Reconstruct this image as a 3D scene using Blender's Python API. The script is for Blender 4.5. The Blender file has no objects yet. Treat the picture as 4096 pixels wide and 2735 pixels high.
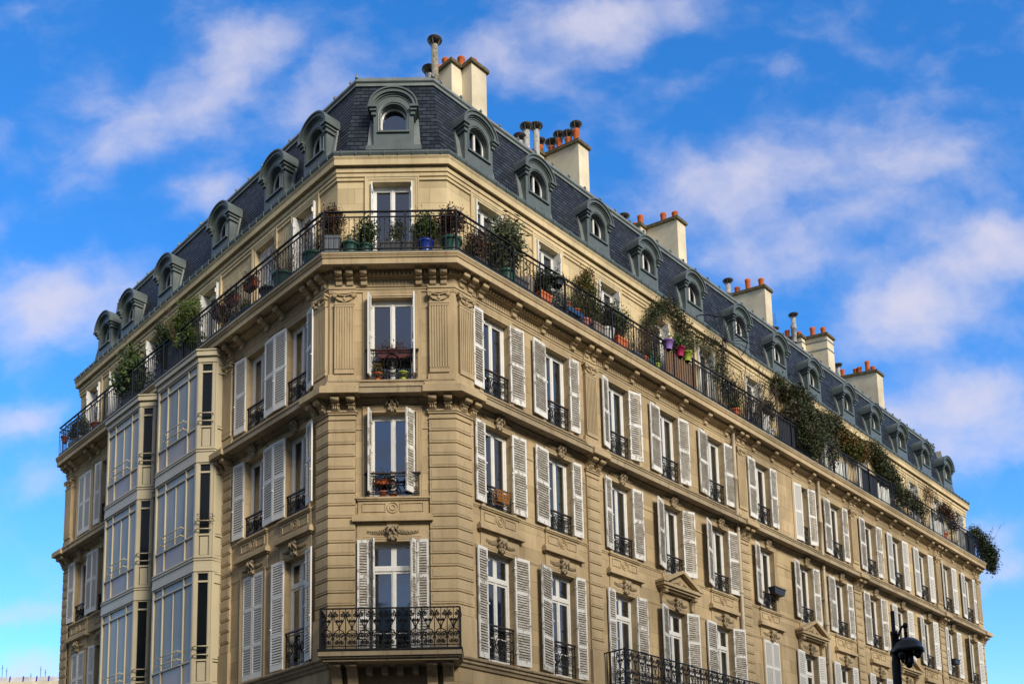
import bpy, math, random
from math import radians, sin, cos, pi, sqrt
from mathutils import Vector, Matrix, Euler
random.seed(7)
scene = bpy.context.scene
col = scene.collection
# ------------------------------------------------------------------ dimensions (metres)
W = 3.058            # width of the chamfered corner front
LR, LL = 34.12, 15.55
EF = .05             # the two top storeys: front set 5 cm further out than the sides
K = math.tan(radians(22.5))
C45 = sqrt(.5)
ORI = {'F': ((0, 0), 0.0), 'R': ((W/2, 0), radians(45)), 'L': ((-W/2, 0), radians(-45))}
def mat_side(side, s=0.0, d=0.0, z=0.0, rz=0.0):
    """local frame of a facade: x to the right seen from the street, y into the wall, z up"""
    (ox, oy), a = ORI[side]
    M = Matrix.Translation((ox, oy, 0)) @ Matrix.Rotation(a, 4, 'Z')
    x = -s if side == 'L' else s
    return M @ Matrix.Translation((x, -d, z)) @ Matrix.Rotation(rz, 4, 'Z')

# ------------------------------------------------------------------ mesh builder
class MB:
    def __init__(self): self.v=[]; self.f=[]; self.uv=[]; self.mi=[]; self.sm=[]; self.cm=0
    def face(self, pts, uv=None, smooth=False):
        n=len(self.v); self.v += [tuple(p) for p in pts]
        self.f.append(tuple(range(n, n+len(pts)))); self.uv.append(uv); self.mi.append(self.cm); self.sm.append(smooth)
    def add(self, vs, fs, smooth=False):
        n=len(self.v); self.v += [tuple(p) for p in vs]
        for f in fs:
            self.f.append(tuple(i+n for i in f)); self.uv.append(None); self.mi.append(self.cm); self.sm.append(smooth)
    def box(self, x0,x1,y0,y1,z0,z1):
        if x0>x1: x0,x1=x1,x0
        if y0>y1: y0,y1=y1,y0
        if z0>z1: z0,z1=z1,z0
        v=[(x0,y0,z0),(x1,y0,z0),(x1,y1,z0),(x0,y1,z0),(x0,y0,z1),(x1,y0,z1),(x1,y1,z1),(x0,y1,z1)]
        self.add(v,[(0,3,2,1),(4,5,6,7),(0,1,5,4),(1,2,6,5),(2,3,7,6),(3,0,4,7)])
    def prism(self, poly, x0, x1):
        """poly in (y,z), extruded along x"""
        n=len(poly)
        v=[(x0,a,b) for a,b in poly]+[(x1,a,b) for a,b in poly]
        self.add(v,[tuple(range(n))[::-1],tuple(range(n,2*n))]+[(i,(i+1)%n,(i+1)%n+n,i+n) for i in range(n)])
    def prismz(self, poly, z0, z1):
        n=len(poly)
        v=[(a,b,z0) for a,b in poly]+[(a,b,z1) for a,b in poly]
        self.add(v,[tuple(range(n))[::-1],tuple(range(n,2*n))]+[(i,(i+1)%n,(i+1)%n+n,i+n) for i in range(n)])
    def prismy(self, poly, y0, y1):
        """poly in (x,z), extruded along y"""
        n=len(poly)
        v=[(a,y0,b) for a,b in poly]+[(a,y1,b) for a,b in poly]
        self.add(v,[tuple(range(n)),tuple(range(n,2*n))[::-1]]+[((i+1)%n,i,i+n,(i+1)%n+n) for i in range(n)])
    def tube(self, pts, r, n=5, r1=None, cap=True):
        pts=[Vector(p) for p in pts]
        if len(pts)<2: return
        rings=[]; m=len(pts)
        up=Vector((0,0,1)); prev=None
        for i,p in enumerate(pts):
            t=(pts[min(i+1,m-1)]-pts[max(i-1,0)])
            if t.length<1e-9: t=Vector((0,0,1))
            t.normalize()
            if prev is None:
                a=t.cross(up)
                if a.length<.05: a=t.cross(Vector((0,1,0)))
            else:
                a=prev-t*prev.dot(t)
            a.normalize(); prev=a; b=t.cross(a)
            rr=r if r1 is None else r+(r1-r)*i/(m-1)
            rings.append([p+(a*cos(2*pi*k/n)+b*sin(2*pi*k/n))*rr for k in range(n)])
        v=[q for ring in rings for q in ring]
        f=[]
        for i in range(m-1):
            for k in range(n):
                f.append((i*n+k,i*n+(k+1)%n,(i+1)*n+(k+1)%n,(i+1)*n+k))
        if cap: f += [tuple(range(n))[::-1], tuple((m-1)*n+k for k in range(n))]
        self.add(v,f,smooth=(n>5))
    def lathe(self, prof, n=12, c=(0,0), smooth=True, ph=0.0, sx=1.0, sy=1.0):
        v=[]
        for r,z in prof:
            for k in range(n):
                a=2*pi*k/n+ph; v.append((c[0]+r*cos(a)*sx,c[1]+r*sin(a)*sy,z))
        f=[]; m=len(prof)
        for i in range(m-1):
            for k in range(n): f.append((i*n+k,i*n+(k+1)%n,(i+1)*n+(k+1)%n,(i+1)*n+k))
        self.add(v,f,smooth)
    def ball(self, c, rx, ry, rz, rot=None, n=7, m=5):
        v=[];f=[]
        R=rot or Matrix.Identity(3)
        c=Vector(c)
        for i in range(1,m):
            t=pi*i/m
            for k in range(n):
                a=2*pi*k/n; v.append(c+R@Vector((rx*sin(t)*cos(a),ry*sin(t)*sin(a),rz*cos(t))))
        top=len(v); v.append(c+R@Vector((0,0,rz))); v.append(c+R@Vector((0,0,-rz)))
        for i in range(m-2):
            for k in range(n): f.append((i*n+k,(i+1)*n+k,(i+1)*n+(k+1)%n,i*n+(k+1)%n))
        for k in range(n):
            f.append((top,k,(k+1)%n)); f.append((top+1,(m-2)*n+(k+1)%n,(m-2)*n+k))
        self.add(v,f,True)
    def mesh(self, name, mats):
        me=bpy.data.meshes.new(name)
        me.from_pydata(self.v,[],self.f)
        for m in (mats if isinstance(mats,(list,tuple)) else [mats]): me.materials.append(m)
        me.polygons.foreach_set('material_index', self.mi)
        me.polygons.foreach_set('use_smooth', self.sm)
        if any(u is not None for u in self.uv):
            L=me.uv_layers.new(name='UVMap'); i=0
            for f,u in zip(self.f,self.uv):
                for k in range(len(f)):
                    if u is not None: L.data[i].uv=u[k]
                    i+=1
        me.update()
        return me
def link(name, data, parent=None, M=None):
    o=bpy.data.objects.new(name, data); col.objects.link(o)
    if M is not None: o.matrix_world=M
    if parent is not None:
        o.parent=parent
        o.matrix_parent_inverse=Matrix.Identity(4)
        if M is not None: o.matrix_basis = WM[parent.name].inverted() @ M
        WM[o.name]= M if M is not None else WM[parent.name].copy()
    else: WM[o.name]= M.copy() if M is not None else Matrix.Identity(4)
    return o
WM={}
def thing(o, label, cat, group=None):
    o['label']=label; o['category']=cat
    if group: o['group']=group
    return o
def structure(o): o['kind']='structure'; return o

# ------------------------------------------------------------------ materials
def newmat(name):
    m=bpy.data.materials.new(name); m.use_nodes=True
    nt=m.node_tree; nt.nodes.clear()
    out=nt.nodes.new('ShaderNodeOutputMaterial'); p=nt.nodes.new('ShaderNodeBsdfPrincipled')
    nt.links.new(p.outputs[0],out.inputs[0])
    return m,nt,p
def nd(nt,t,**kw):
    n=nt.nodes.new(t)
    for k,v in kw.items():
        if k.startswith('i_'): n.inputs[int(k[2:])].default_value=v
        else: setattr(n,k,v)
    return n
def mixc(nt,fac,a,b,bt='MIX'):
    n=nt.nodes.new('ShaderNodeMix'); n.data_type='RGBA'; n.blend_type=bt
    for i,v in ((0,fac),(6,a),(7,b)):
        if hasattr(v,'is_output') or isinstance(v,bpy.types.NodeSocket): nt.links.new(v,n.inputs[i])
        else: n.inputs[i].default_value = v if i==0 else (*v,1)
    return n.outputs[2]
def noise(nt,vec,scale,detail=4,rough=.55):
    n=nt.nodes.new('ShaderNodeTexNoise'); n.inputs['Scale'].default_value=scale; n.inputs['Detail'].default_value=detail; n.inputs['Roughness'].default_value=rough
    if vec is not None: nt.links.new(vec,n.inputs['Vector'])
    return n.outputs['Fac']
def ramp(nt,sock,a,b,ca=(0,0,0),cb=(1,1,1)):
    n=nt.nodes.new('ShaderNodeValToRGB'); e=n.color_ramp.elements
    e[0].position=a; e[1].position=b; e[0].color=(*ca,1); e[1].color=(*cb,1)
    nt.links.new(sock,n.inputs[0]); return n.outputs[0]
def bump(nt,p,h,strength=.3,dist=.02):
    b=nt.nodes.new('ShaderNodeBump'); b.inputs['Strength'].default_value=strength; b.inputs['Distance'].default_value=dist
    nt.links.new(h,b.inputs['Height']); nt.links.new(b.outputs[0],p.inputs['Normal']); return b
def pos(nt,scale=(1,1,1),obj=False):
    m=nt.nodes.new('ShaderNodeMapping'); m.inputs['Scale'].default_value=scale
    if obj:
        t=nt.nodes.new('ShaderNodeTexCoord'); nt.links.new(t.outputs['Object'],m.inputs[0])
    else:
        g=nt.nodes.new('ShaderNodeNewGeometry'); nt.links.new(g.outputs['Position'],m.inputs[0])
    return m.outputs[0]

STONE=(.485,.375,.225)
def stone_mat(name, base=STONE, joints=False, dirt=.5):
    m,nt,p=newmat(name)
    n1=noise(nt,pos(nt,(1,1,.55)),.55,5,.6)
    c=mixc(nt,ramp(nt,n1,.36,.66),tuple(v*.74 for v in base),tuple(min(1,v*1.14) for v in base))
    n2=noise(nt,pos(nt,(7,7,1.1)),1.0,5,.6)          # rain streaks
    c=mixc(nt,ramp(nt,n2,.50,.76,(0,0,0),(dirt,)*3),c,(base[0]*.50,base[1]*.44,base[2]*.42))
    n4=noise(nt,pos(nt,(1,1,1)),2.2,4,.6)            # ochre patches
    c=mixc(nt,ramp(nt,n4,.60,.80,(0,0,0),(.45,.45,.45)),c,(base[0]*1.05,base[1]*.86,base[2]*.62))
    if joints:
        uv=nt.nodes.new('ShaderNodeUVMap')
        b=nt.nodes.new('ShaderNodeTexBrick'); nt.links.new(uv.outputs[0],b.inputs['Vector'])
        b.inputs['Scale'].default_value=1.0; b.inputs['Brick Width'].default_value=.95; b.inputs['Row Height'].default_value=.43
        b.inputs['Mortar Size'].default_value=.006; b.inputs['Mortar Smooth'].default_value=.3
        b.inputs['Color1'].default_value=(.80,.79,.77,1); b.inputs['Color2'].default_value=(1.10,1.09,1.06,1); b.inputs['Mortar'].default_value=(.55,.50,.44,1)
        c=mixc(nt,1.0,c,b.outputs['Color'],'MULTIPLY')
    nt.links.new(c,p.inputs['Base Color']); p.inputs['Roughness'].default_value=.88
    p.inputs['Specular IOR Level'].default_value=.2
    n3=noise(nt,pos(nt),22,4,.65)
    bump(nt,p,n3,.22,.02)
    return m
M_stone=stone_mat('carved limestone'); M_wall=stone_mat('limestone wall',joints=True)
M_top=stone_mat('pale upper limestone',(.62,.50,.30),joints=True,dirt=.3); M_topm=stone_mat('pale upper moulding',(.62,.50,.30),dirt=.45)
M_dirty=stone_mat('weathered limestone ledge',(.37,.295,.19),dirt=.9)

def plain(name,c,rough=.5,metal=0.0,var=.15,sc=6,spec=.5,bmp=0,obj=True):
    m,nt,p=newmat(name)
    n=noise(nt,pos(nt,obj=obj),sc,4,.6)
    cc=mixc(nt,ramp(nt,n,.3,.7),tuple(v*(1-var) for v in c),tuple(min(1,v*(1+var)) for v in c))
    nt.links.new(cc,p.inputs['Base Color']); p.inputs['Roughness'].default_value=rough; p.inputs['Metallic'].default_value=metal
    p.inputs['Specular IOR Level'].default_value=spec
    if bmp: bump(nt,p,noise(nt,pos(nt,obj=obj),sc*5,3),bmp,.01)
    return m
M_zinc=plain('painted zinc',(.105,.13,.125),.42,.15,.18,3,bmp=.1)
M_zincl=plain('pale zinc flashing',(.20,.225,.215),.45,.3,.2,2.2,bmp=.1)
M_iron=plain('black painted iron',(.007,.0075,.010),.5,.0,.3,12,.3)
M_rail=plain('dark brown handrail',(.035,.018,.014),.45,0,.3,10)
M_frame=plain('white window joinery',(.74,.73,.69),.4,0,.06,4)
M_cream=plain('cream enamelled metal',(.48,.42,.285),.38,.0,.08,1.2)
M_mauve=plain('grey mauve spandrel panel',(.35,.30,.265),.35,.0,.08,1.1)
M_dark=plain('blackened attic ceiling',(.02,.02,.02),.6)
M_render=plain('cream chimney render',(.62,.545,.40),.9,0,.22,1.0,.2,.3,obj=False)
M_cap=plain('mossy concrete coping',(.13,.105,.06),.95,0,.4,7,.2,.5,obj=False)
M_terra=plain('terracotta clay',(.47,.105,.022),.75,0,.25,9,.3,.15,obj=False)
M_pipe=plain('weathered fibre cement pipe',(.36,.35,.33),.8,0,.35,9,.3,.3,obj=False)
M_pipeold=plain('lichen covered flue pipe',(.24,.22,.17),.9,0,.6,16,.3,.5,obj=False)
M_cowl=plain('rusty dark steel cowl',(.06,.055,.05),.6,.3,.4,12)
M_drain=plain('stone coloured cast iron pipe',(.46,.385,.27),.55,0,.15,3,obj=False)
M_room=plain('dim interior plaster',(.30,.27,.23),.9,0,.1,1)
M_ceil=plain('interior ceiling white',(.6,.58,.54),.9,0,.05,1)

def slate_mat():
    m,nt,p=newmat('slate tiles')
    uv=nt.nodes.new('ShaderNodeUVMap')
    b=nt.nodes.new('ShaderNodeTexBrick'); nt.links.new(uv.outputs[0],b.inputs['Vector'])
    b.inputs['Scale'].default_value=1.0; b.inputs['Brick Width'].default_value=.22; b.inputs['Row Height'].default_value=.133
    b.inputs['Mortar Size'].default_value=.012; b.inputs['Mortar Smooth'].default_value=.15; b.inputs['Bias'].default_value=-.1
    b.inputs['Color1'].default_value=(.011,.017,.028,1); b.inputs['Color2'].default_value=(.036,.050,.074,1); b.inputs['Mortar'].default_value=(.004,.005,.007,1)
    n=noise(nt,pos(nt),1.1,4)
    c=mixc(nt,ramp(nt,n,.45,.8,(0,0,0),(.2,.2,.2)),b.outputs['Color'],(.05,.045,.042))
    nt.links.new(c,p.inputs['Base Color']); p.inputs['Roughness'].default_value=.55; p.inputs['Specular IOR Level'].default_value=.2
    # each row tilts: saw-tooth height along the slope
    sx=nt.nodes.new('ShaderNodeSeparateXYZ'); nt.links.new(uv.outputs[0],sx.inputs[0])
    dv=nd(nt,'ShaderNodeMath',operation='DIVIDE',i_1=.133); nt.links.new(sx.outputs[1],dv.inputs[0])
    fr=nd(nt,'ShaderNodeMath',operation='FRACT'); nt.links.new(dv.outputs[0],fr.inputs[0])
    iv=nd(nt,'ShaderNodeMath',operation='SUBTRACT',i_0=1.0); nt.links.new(fr.outputs[0],iv.inputs[1])
    ml=nd(nt,'ShaderNodeMath',operation='MULTIPLY'); nt.links.new(iv.outputs[0],ml.inputs[0]); 
    mm=nd(nt,'ShaderNodeMath',operation='SUBTRACT',i_0=1.0); nt.links.new(b.outputs['Fac'],mm.inputs[1]); nt.links.new(mm.outputs[0],ml.inputs[1])
    bump(nt,p,ml.outputs[0],.8,.015)
    return m
M_slate=slate_mat()

def shutter_mat(name,peel,white=(.70,.69,.655),bare=(.36,.325,.27),stretch=(1,1,2.2)):
    m,nt,p=newmat(name)
    oi=nt.nodes.new('ShaderNodeObjectInfo')
    add=nd(nt,'ShaderNodeVectorMath',operation='ADD'); nt.links.new(pos(nt,stretch),add.inputs[0]); nt.links.new(oi.outputs['Random'],add.inputs[1])
    n=noise(nt,add.outputs[0],7.0,6,.72)
    n2=noise(nt,add.outputs[0],1.3,3,.6)
    s=nd(nt,'ShaderNodeMath',operation='MULTIPLY_ADD',i_1=.45,i_2=-.22); nt.links.new(n2,s.inputs[0])
    a=nd(nt,'ShaderNodeMath',operation='ADD'); nt.links.new(n,a.inputs[0]); nt.links.new(s.outputs[0],a.inputs[1])
    f=ramp(nt,a.outputs[0],peel,peel+.05)
    c=mixc(nt,f,white,bare)
    nt.links.new(c,p.inputs['Base Color']); p.inputs['Roughness'].default_value=.7
    bump(nt,p,f,.4,.006)
    return m
M_shut=shutter_mat('white paint on shutter',.68); M_peel=shutter_mat('flaking white shutter paint',.54,stretch=(1,1,.5))
M_slat=shutter_mat('weathered louvre slats',.47,(.56,.535,.48),(.33,.295,.24),(1.2,1.2,5))

def glass_mat(name, tint, ior, extra=0.0, gc=(.92,.95,1)):
    m=bpy.data.materials.new(name); m.use_nodes=True; nt=m.node_tree; nt.nodes.clear()
    out=nt.nodes.new('ShaderNodeOutputMaterial')
    tr=nt.nodes.new('ShaderNodeBsdfTransparent'); tr.inputs[0].default_value=(*tint,1)
    gl=nt.nodes.new('ShaderNodeBsdfGlossy'); gl.inputs['Roughness'].default_value=.03; gl.inputs[0].default_value=(*gc,1)
    fr=nt.nodes.new('ShaderNodeFresnel'); fr.inputs[0].default_value=ior
    bp=nt.nodes.new('ShaderNodeBump'); bp.inputs['Strength'].default_value=.25; bp.inputs['Distance'].default_value=.01
    nt.links.new(noise(nt,pos(nt),1.6,2),bp.inputs['Height']); nt.links.new(bp.outputs[0],fr.inputs[1]); nt.links.new(bp.outputs[0],gl.inputs['Normal'])
    ad=nd(nt,'ShaderNodeMath',operation='ADD',i_1=extra); ad.use_clamp=True; nt.links.new(fr.outputs[0],ad.inputs[0])
    mx=nt.nodes.new('ShaderNodeMixShader'); nt.links.new(ad.outputs[0],mx.inputs[0]); nt.links.new(tr.outputs[0],mx.inputs[1]); nt.links.new(gl.outputs[0],mx.inputs[2])
    nt.links.new(mx.outputs[0],out.inputs[0]); return m
M_glass=glass_mat('window glass',(.42,.45,.46),1.6,.14)
M_gatt=glass_mat('attic window glass',(.25,.27,.28),1.5,.06,(.85,.88,.92))
M_gdark=glass_mat('dark bay glass',(.12,.13,.14),1.45,.0)
def frosted():
    m,nt,p=newmat('reflective frosted glass')
    n=noise(nt,pos(nt,(1,1,.4)),.7,4)
    c=mixc(nt,ramp(nt,n,.3,.7),(.20,.215,.195),(.38,.39,.355)); nt.links.new(c,p.inputs['Base Color']); p.inputs['Roughness'].default_value=.3; p.inputs['Specular IOR Level'].default_value=.45
    return m
M_frost=frosted()
M_curt=plain('pale curtain cloth',(.50,.52,.46),.9,0,.2,5)
M_curtg=plain('grey green curtain cloth',(.22,.29,.24),.9,0,.25,5)

def leaf_mat(name,a,b,c=None):
    m,nt,p=newmat(name)
    n=noise(nt,pos(nt),9,3,.7); n2=noise(nt,pos(nt),1.7,3)
    cc=mixc(nt,ramp(nt,n,.35,.65),a,b)
    if c: cc=mixc(nt,ramp(nt,n2,.48,.62),cc,c)
    nt.links.new(cc,p.inputs['Base Color']); p.inputs['Roughness'].default_value=.55; p.inputs['Specular IOR Level'].default_value=.35
    return m
L_dark=leaf_mat('dark evergreen leaves',(.016,.028,.010),(.045,.065,.020))
L_green=leaf_mat('mid green leaves',(.03,.06,.013),(.085,.13,.03))
L_lime=leaf_mat('feathery green leaves',(.05,.09,.012),(.13,.17,.03))
L_brown=leaf_mat('rusty winter leaves',(.05,.024,.010),(.13,.06,.022),(.045,.055,.018))
L_ivy=leaf_mat('ivy leaves turning',(.018,.030,.010),(.065,.085,.026),(.055,.045,.02))
L_red=leaf_mat('dark red leaves',(.045,.012,.008),(.10,.03,.016),(.03,.035,.012))
L_conif=leaf_mat('golden green conifer sprays',(.03,.045,.008),(.12,.12,.02),(.15,.075,.015))
L_silver=leaf_mat('silver grey leaves',(.16,.17,.15),(.30,.31,.28))
L_olive=leaf_mat('olive leaves',(.05,.07,.03),(.13,.15,.075))
M_twig=plain('bare twigs',(.075,.045,.03),.85,0,.4,20)
M_bark=plain('grey brown bark',(.055,.045,.036),.9,0,.4,12)
def pc(name,c,r=.5): return plain(name,c,r,0,.1,5)
P_green=pc('dark green plastic',(.018,.085,.06)); P_grey=pc('grey pot',(.13,.145,.16)); P_blue=pc('cobalt glazed',(.01,.035,.26),.25)
P_black=pc('black plastic',(.018,.019,.022)); P_dgrey=pc('charcoal trough',(.045,.045,.05)); P_beige=pc('taupe fibre pot',(.20,.155,.125),.7); P_pink=pc('dusty pink pot',(.38,.14,.12),.6)
P_white=pc('white ceramic',(.62,.63,.60),.4); P_lime=pc('lime green plastic',(.34,.42,.045)); P_purple=pc('lilac plastic',(.28,.16,.48)); P_mag=pc('magenta plastic',(.42,.012,.085)); P_teal=pc('teal trough',(.02,.09,.10)); P_orange=plain('orange terracotta plastic',(.55,.13,.035),.6,0,.12,5)
P_clay=plain('aged clay',(.25,.065,.022),.8,0,.3,8)
P_red=pc('dark red flower box',(.075,.008,.008)); P_cream=pc('cream trough',(.5,.42,.3),.7); P_tblue=pc('blue painted metal',(.01,.06,.16),.35)
M_brush=plain('split wood screen',(.20,.115,.065),.85,0,.5,30)
M_woven=plain('charcoal woven screen',(.025,.028,.035),.6,0,.4,30)
M_wire=plain('orange wicker',(.42,.17,.03),.7,0,.2,10)

# ------------------------------------------------------------------ building root
B = link('apartment_building', None)
thing(B,'cream stone corner apartment block with slate mansard roof and iron balconies','building')
WM[B.name]=Matrix.Identity(4)
def part(name, mb, mats, side=None, s=0,d=0,z=0,rz=0,parent=None,label=None):
    me = mb.mesh(name,mats) if isinstance(mb,MB) else mb
    M = mat_side(side,s,d,z,rz) if side else Matrix.Identity(4)
    o=link(name,me,parent or B,M)
    if label: o['label']=label
    return o

# footprint and closed mouldings
def foot(d,eF=0.0,flush=False):
    dF=d+eF; hw=W/2+2*C45*d-dF
    V=[(-hw,-dF),(hw,-dF)]
    def P(side,s,dd):
        a={'R':(C45,C45),'L':(-C45,C45)}[side]; n={'R':(C45,-C45),'L':(-C45,-C45)}[side]; o=W/2*(1 if side=='R' else -1)
        return (o+a[0]*s+n[0]*dd, a[1]*s+n[1]*dd)
    D=P('R',LR+(.02 if flush and d>.02 else d),d); A=P('L',LL+(.02 if flush and d>.02 else d),d)
    t=LL+W*C45   # depth back behind the right end
    E=(D[0]-C45*(t+2*d), D[1]+C45*(t+2*d))
    return [A,V[0],V[1],D,E]
def sweep(mb, prof, closed=True, uvs=False, cap=False, eF=0.0, flush=False):
    """prof: list of (d,z) ; swept round the footprint with mitred corners"""
    rows=[[(x,y,z) for x,y in foot(d,eF,flush)] for d,z in prof]
    n=5; segs=range(n) if closed else range(3)
    acc=0
    for i in range(len(rows)-1):
        v0,v1=(i//2+i%2)*.133,((i+1)//2+(i+1)%2)*.133
        L=sqrt((prof[i+1][0]-prof[i][0])**2+(prof[i+1][1]-prof[i][1])**2)
        for k in segs:
            a,b,c,e=rows[i][k],rows[i][(k+1)%n],rows[i+1][(k+1)%n],rows[i+1][k]
            if uvs:
                def U(p,k=k):
                    q=foot(0)[k]; r_=foot(0)[(k+1)%n]; dx,dy=r_[0]-q[0],r_[1]-q[1]; l=sqrt(dx*dx+dy*dy)
                    return ((p[0]-q[0])*dx+(p[1]-q[1])*dy)/l+k*7.3
                mb.face([a,b,c,e],[(U(a),v0),(U(b),v0),(U(c),v1),(U(e),v1)])
            else: mb.face([a,b,c,e])
        acc+=L
    if cap and not closed:
        mb.face([r[0] for r in rows]); mb.face([r[3] for r in rows][::-1])

# ------------------------------------------------------------------ layout data
RW=[1.46,3.82,6.49,8.99,11.56,14.47,17.13,19.78,22.65,25.13,27.73,30.33,32.83]
LW=[1.40,3.35,12.35,14.15]
L5=[1.40,3.35,6.27,9.70,12.35,14.15]
HWD=.48; FHW=.575
Z4=(14.32,16.66); Z3=(11.44,13.62); Z2=(7.50,10.33); Z5=(17.74,19.93)
openings={'R':[],'L':[],'F':[]}
for s in RW:
    for z in (Z4,Z3,Z2): openings['R'].append((s-HWD,s+HWD,*z))
for s in LW:
    for z in (Z4,Z3,Z2): openings['L'].append((s-HWD,s+HWD,*z))
for z in (Z4,Z3,Z2): openings['F'].append((-FHW,FHW,z[0],z[1]))
op5={'R':[(s-HWD,s+HWD,*Z5) for s in RW],'L':[(s-HWD,s+HWD,*Z5) for s in L5],'F':[(-.53,.53,*Z5)]}

def wall_sheet(side,s0,s1,z0,z1,d,ops,mat,name='wall',reveal=.26):
    mb=MB(); sg=-1 if side=='L' else 1
    S=sorted(set([s0,s1]+[o[0] for o in ops]+[o[1] for o in ops])); Zs=sorted(set([z0,z1]+[o[2] for o in ops]+[o[3] for o in ops]))
    for i in range(len(S)-1):
        for j in range(len(Zs)-1):
            a,b,c,e=S[i],S[i+1],Zs[j],Zs[j+1]; cs,cz=(a+b)/2,(c+e)/2
            if any(o[0]<cs<o[1] and o[2]<cz<o[3] for o in ops): continue
            mb.face([(sg*a,-d,c),(sg*b,-d,c),(sg*b,-d,e),(sg*a,-d,e)],[(a,c),(b,c),(b,e),(a,e)])
    for a,b,c,e in ops:
        y0,y1=-d,-d+reveal
        for q in ([(a,y0,c),(a,y1,c),(a,y1,e),(a,y0,e)],[(b,y0,c),(b,y0,e),(b,y1,e),(b,y1,c)],[(a,y0,e),(a,y1,e),(b,y1,e),(b,y0,e)],[(a,y0,c),(b,y0,c),(b,y1,c),(a,y1,c)]):
            mb.face([(sg*x,y,z) for x,y,z in q],[(x+y,z) for x,y,z in q])
    return part(name,mb,mat,side)
for side,s0,s1 in (('R',0,LR),('L',0,LL),('F',-W/2,W/2)):
    wall_sheet(side,s0,s1,0,17.40,0,openings[side],M_wall)
d5=-.22; dF5=d5+EF; hw5=foot(d5,EF)[2][0]; s5=((hw5-W/2)*C45-dF5*C45)
wall_sheet('R',s5,LR+d5,17.60,20.36,d5,op5['R'],M_top); wall_sheet('L',s5,LL+d5,17.60,20.36,d5,op5['L'],M_top); wall_sheet('F',-hw5,hw5,17.60,20.36,dF5,op5['F'],M_top)
# hidden flanks, back, floors and rooms
mb=MB()
for d,z0,z1 in ((0,0,17.4),(d5,17.6,20.36)):
    P=foot(d,EF if z0 else 0)
    for k in (2+1,4): 
        pass
    for k in (3,4):
        a,b=P[k],P[(k+1)%5]; mb.face([(a[0],a[1],z0),(b[0],b[1],z0),(b[0],b[1],z1),(a[0],a[1],z1)],[(0,z0),(9,z0),(9,z1),(0,z1)])
part('party_wall',mb,M_wall)
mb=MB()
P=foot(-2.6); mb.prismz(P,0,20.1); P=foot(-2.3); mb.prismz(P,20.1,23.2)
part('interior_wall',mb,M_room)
mb=MB()
for z in (7.2,11.0,14.12,17.5): 
    P=foot(-.03 if z<17.45 else -.03)
    mb.face([(x,y,z) for x,y in P])
mb.face([(x,y,20.37) for x,y in foot(-.3,EF)]); part('ceiling',mb,M_ceil)
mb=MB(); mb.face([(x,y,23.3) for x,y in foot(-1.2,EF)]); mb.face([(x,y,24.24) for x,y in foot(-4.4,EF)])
part('attic_ceiling',mb,M_dark)  # near-black colour stands in for attic darkness behind the dormer panes

# ------------------------------------------------------------------ cornices and courses
mb=MB()
sweep(mb,[(-.23,20.31),(-.17,20.30),(-.165,20.345),(-.10,20.36),(-.095,20.335),(-.06,20.33),(-.055,20.455),(-.075,20.465),(-.07,20.485),(-.035,20.535),(-.03,20.555),(-.06,20.56),(-.30,20.60)],eF=EF)
part('roof_cornice',mb,M_topm)
mb=MB()   # gutter
sweep(mb,[(-.10,20.55),(-.06,20.57),(-.015,20.64),(-.01,20.68),(-.03,20.70),(-.05,20.69),(-.09,20.67),(-.17,20.68),(-.18,20.74)],eF=EF)
for side,s0,s1,n in (('R',0,LR,92),('L',0,LL,42),('F',-1.45,1.45,8)):
    sg=-1 if side=='L' else 1
    M=mat_side(side)
    for i in range(n):
        s=s0+(i+.5)*(s1-s0)/n
        e_=-EF if side=='F' else 0
        if True:
            b0=MB(); b0.box(sg*s-.009,sg*s+.009,.0+e_,.10+e_,20.565,20.705)
            vs=[M@Vector(v) for v in b0.v]; mb.add(vs,b0.f)
part('gutter',mb,M_zinc)
# fifth-floor band mouldings
mb=MB()
sweep(mb,[(-.175,20.305),(-.15,20.29),(-.15,20.19),(-.21,20.18),(-.212,20.16),(-.165,20.155),(-.165,20.075),(-.212,20.065),(-.213,20.045),(-.18,20.04),(-.18,19.975),(-.219,19.96)],eF=EF)
part('upper_band_moulding',mb,M_topm)
# balcony slab
mb=MB()
sweep(mb,[(-.30,17.575),(.38,17.575),(.485,17.56),(.495,17.535),(.49,17.525)],eF=.06,flush=True); 
mb.cm=1
sweep(mb,[(.49,17.525),(.492,17.49),(.472,17.475),(.472,17.462),(.482,17.455),(.462,17.43),(.464,17.41),(.436,17.395),(.438,17.255),(.41,17.24),(.408,17.268),(.06,17.27),(.02,17.25)],eF=.06,flush=True)
part('long_balcony_slab',mb,[M_zinc,M_stone])
# frieze, architrave
mb=MB()
sweep(mb,[(.02,17.272),(.17,17.265),(.17,17.16),(.10,17.15),(.095,17.125),(.03,17.115),(.018,17.10),(.018,16.95),(.06,16.945),(.075,16.92),(.045,16.90),(.045,16.86),(.025,16.855),(.025,16.80),(.01,16.795),(.003,16.79)])
part('entablature',mb,M_stone)
for side,s0,s1 in (('R',0,LR),('L',0,LL),('F',-W/2,W/2)):
    mb=MB(); n=int((s1-s0)/.105); sg=-1 if side=='L' else 1
    for i in range(n):
        s=s0+(i+.5)*(s1-s0)/n
        mb.box(sg*s-.032,sg*s+.032,-.225,-.165,17.165,17.25)
    part('dentil_course',mb,M_stone,side)
    mb=MB(); n=int((s1-s0)/.085)
    for i in range(n):
        s=s0+(i+.5)*(s1-s0)/n
        mb.box(sg*s-.024,sg*s+.024,-.036,-.01,16.965,17.11)
    part('fluted_frieze',mb,M_stone,side)
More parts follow.
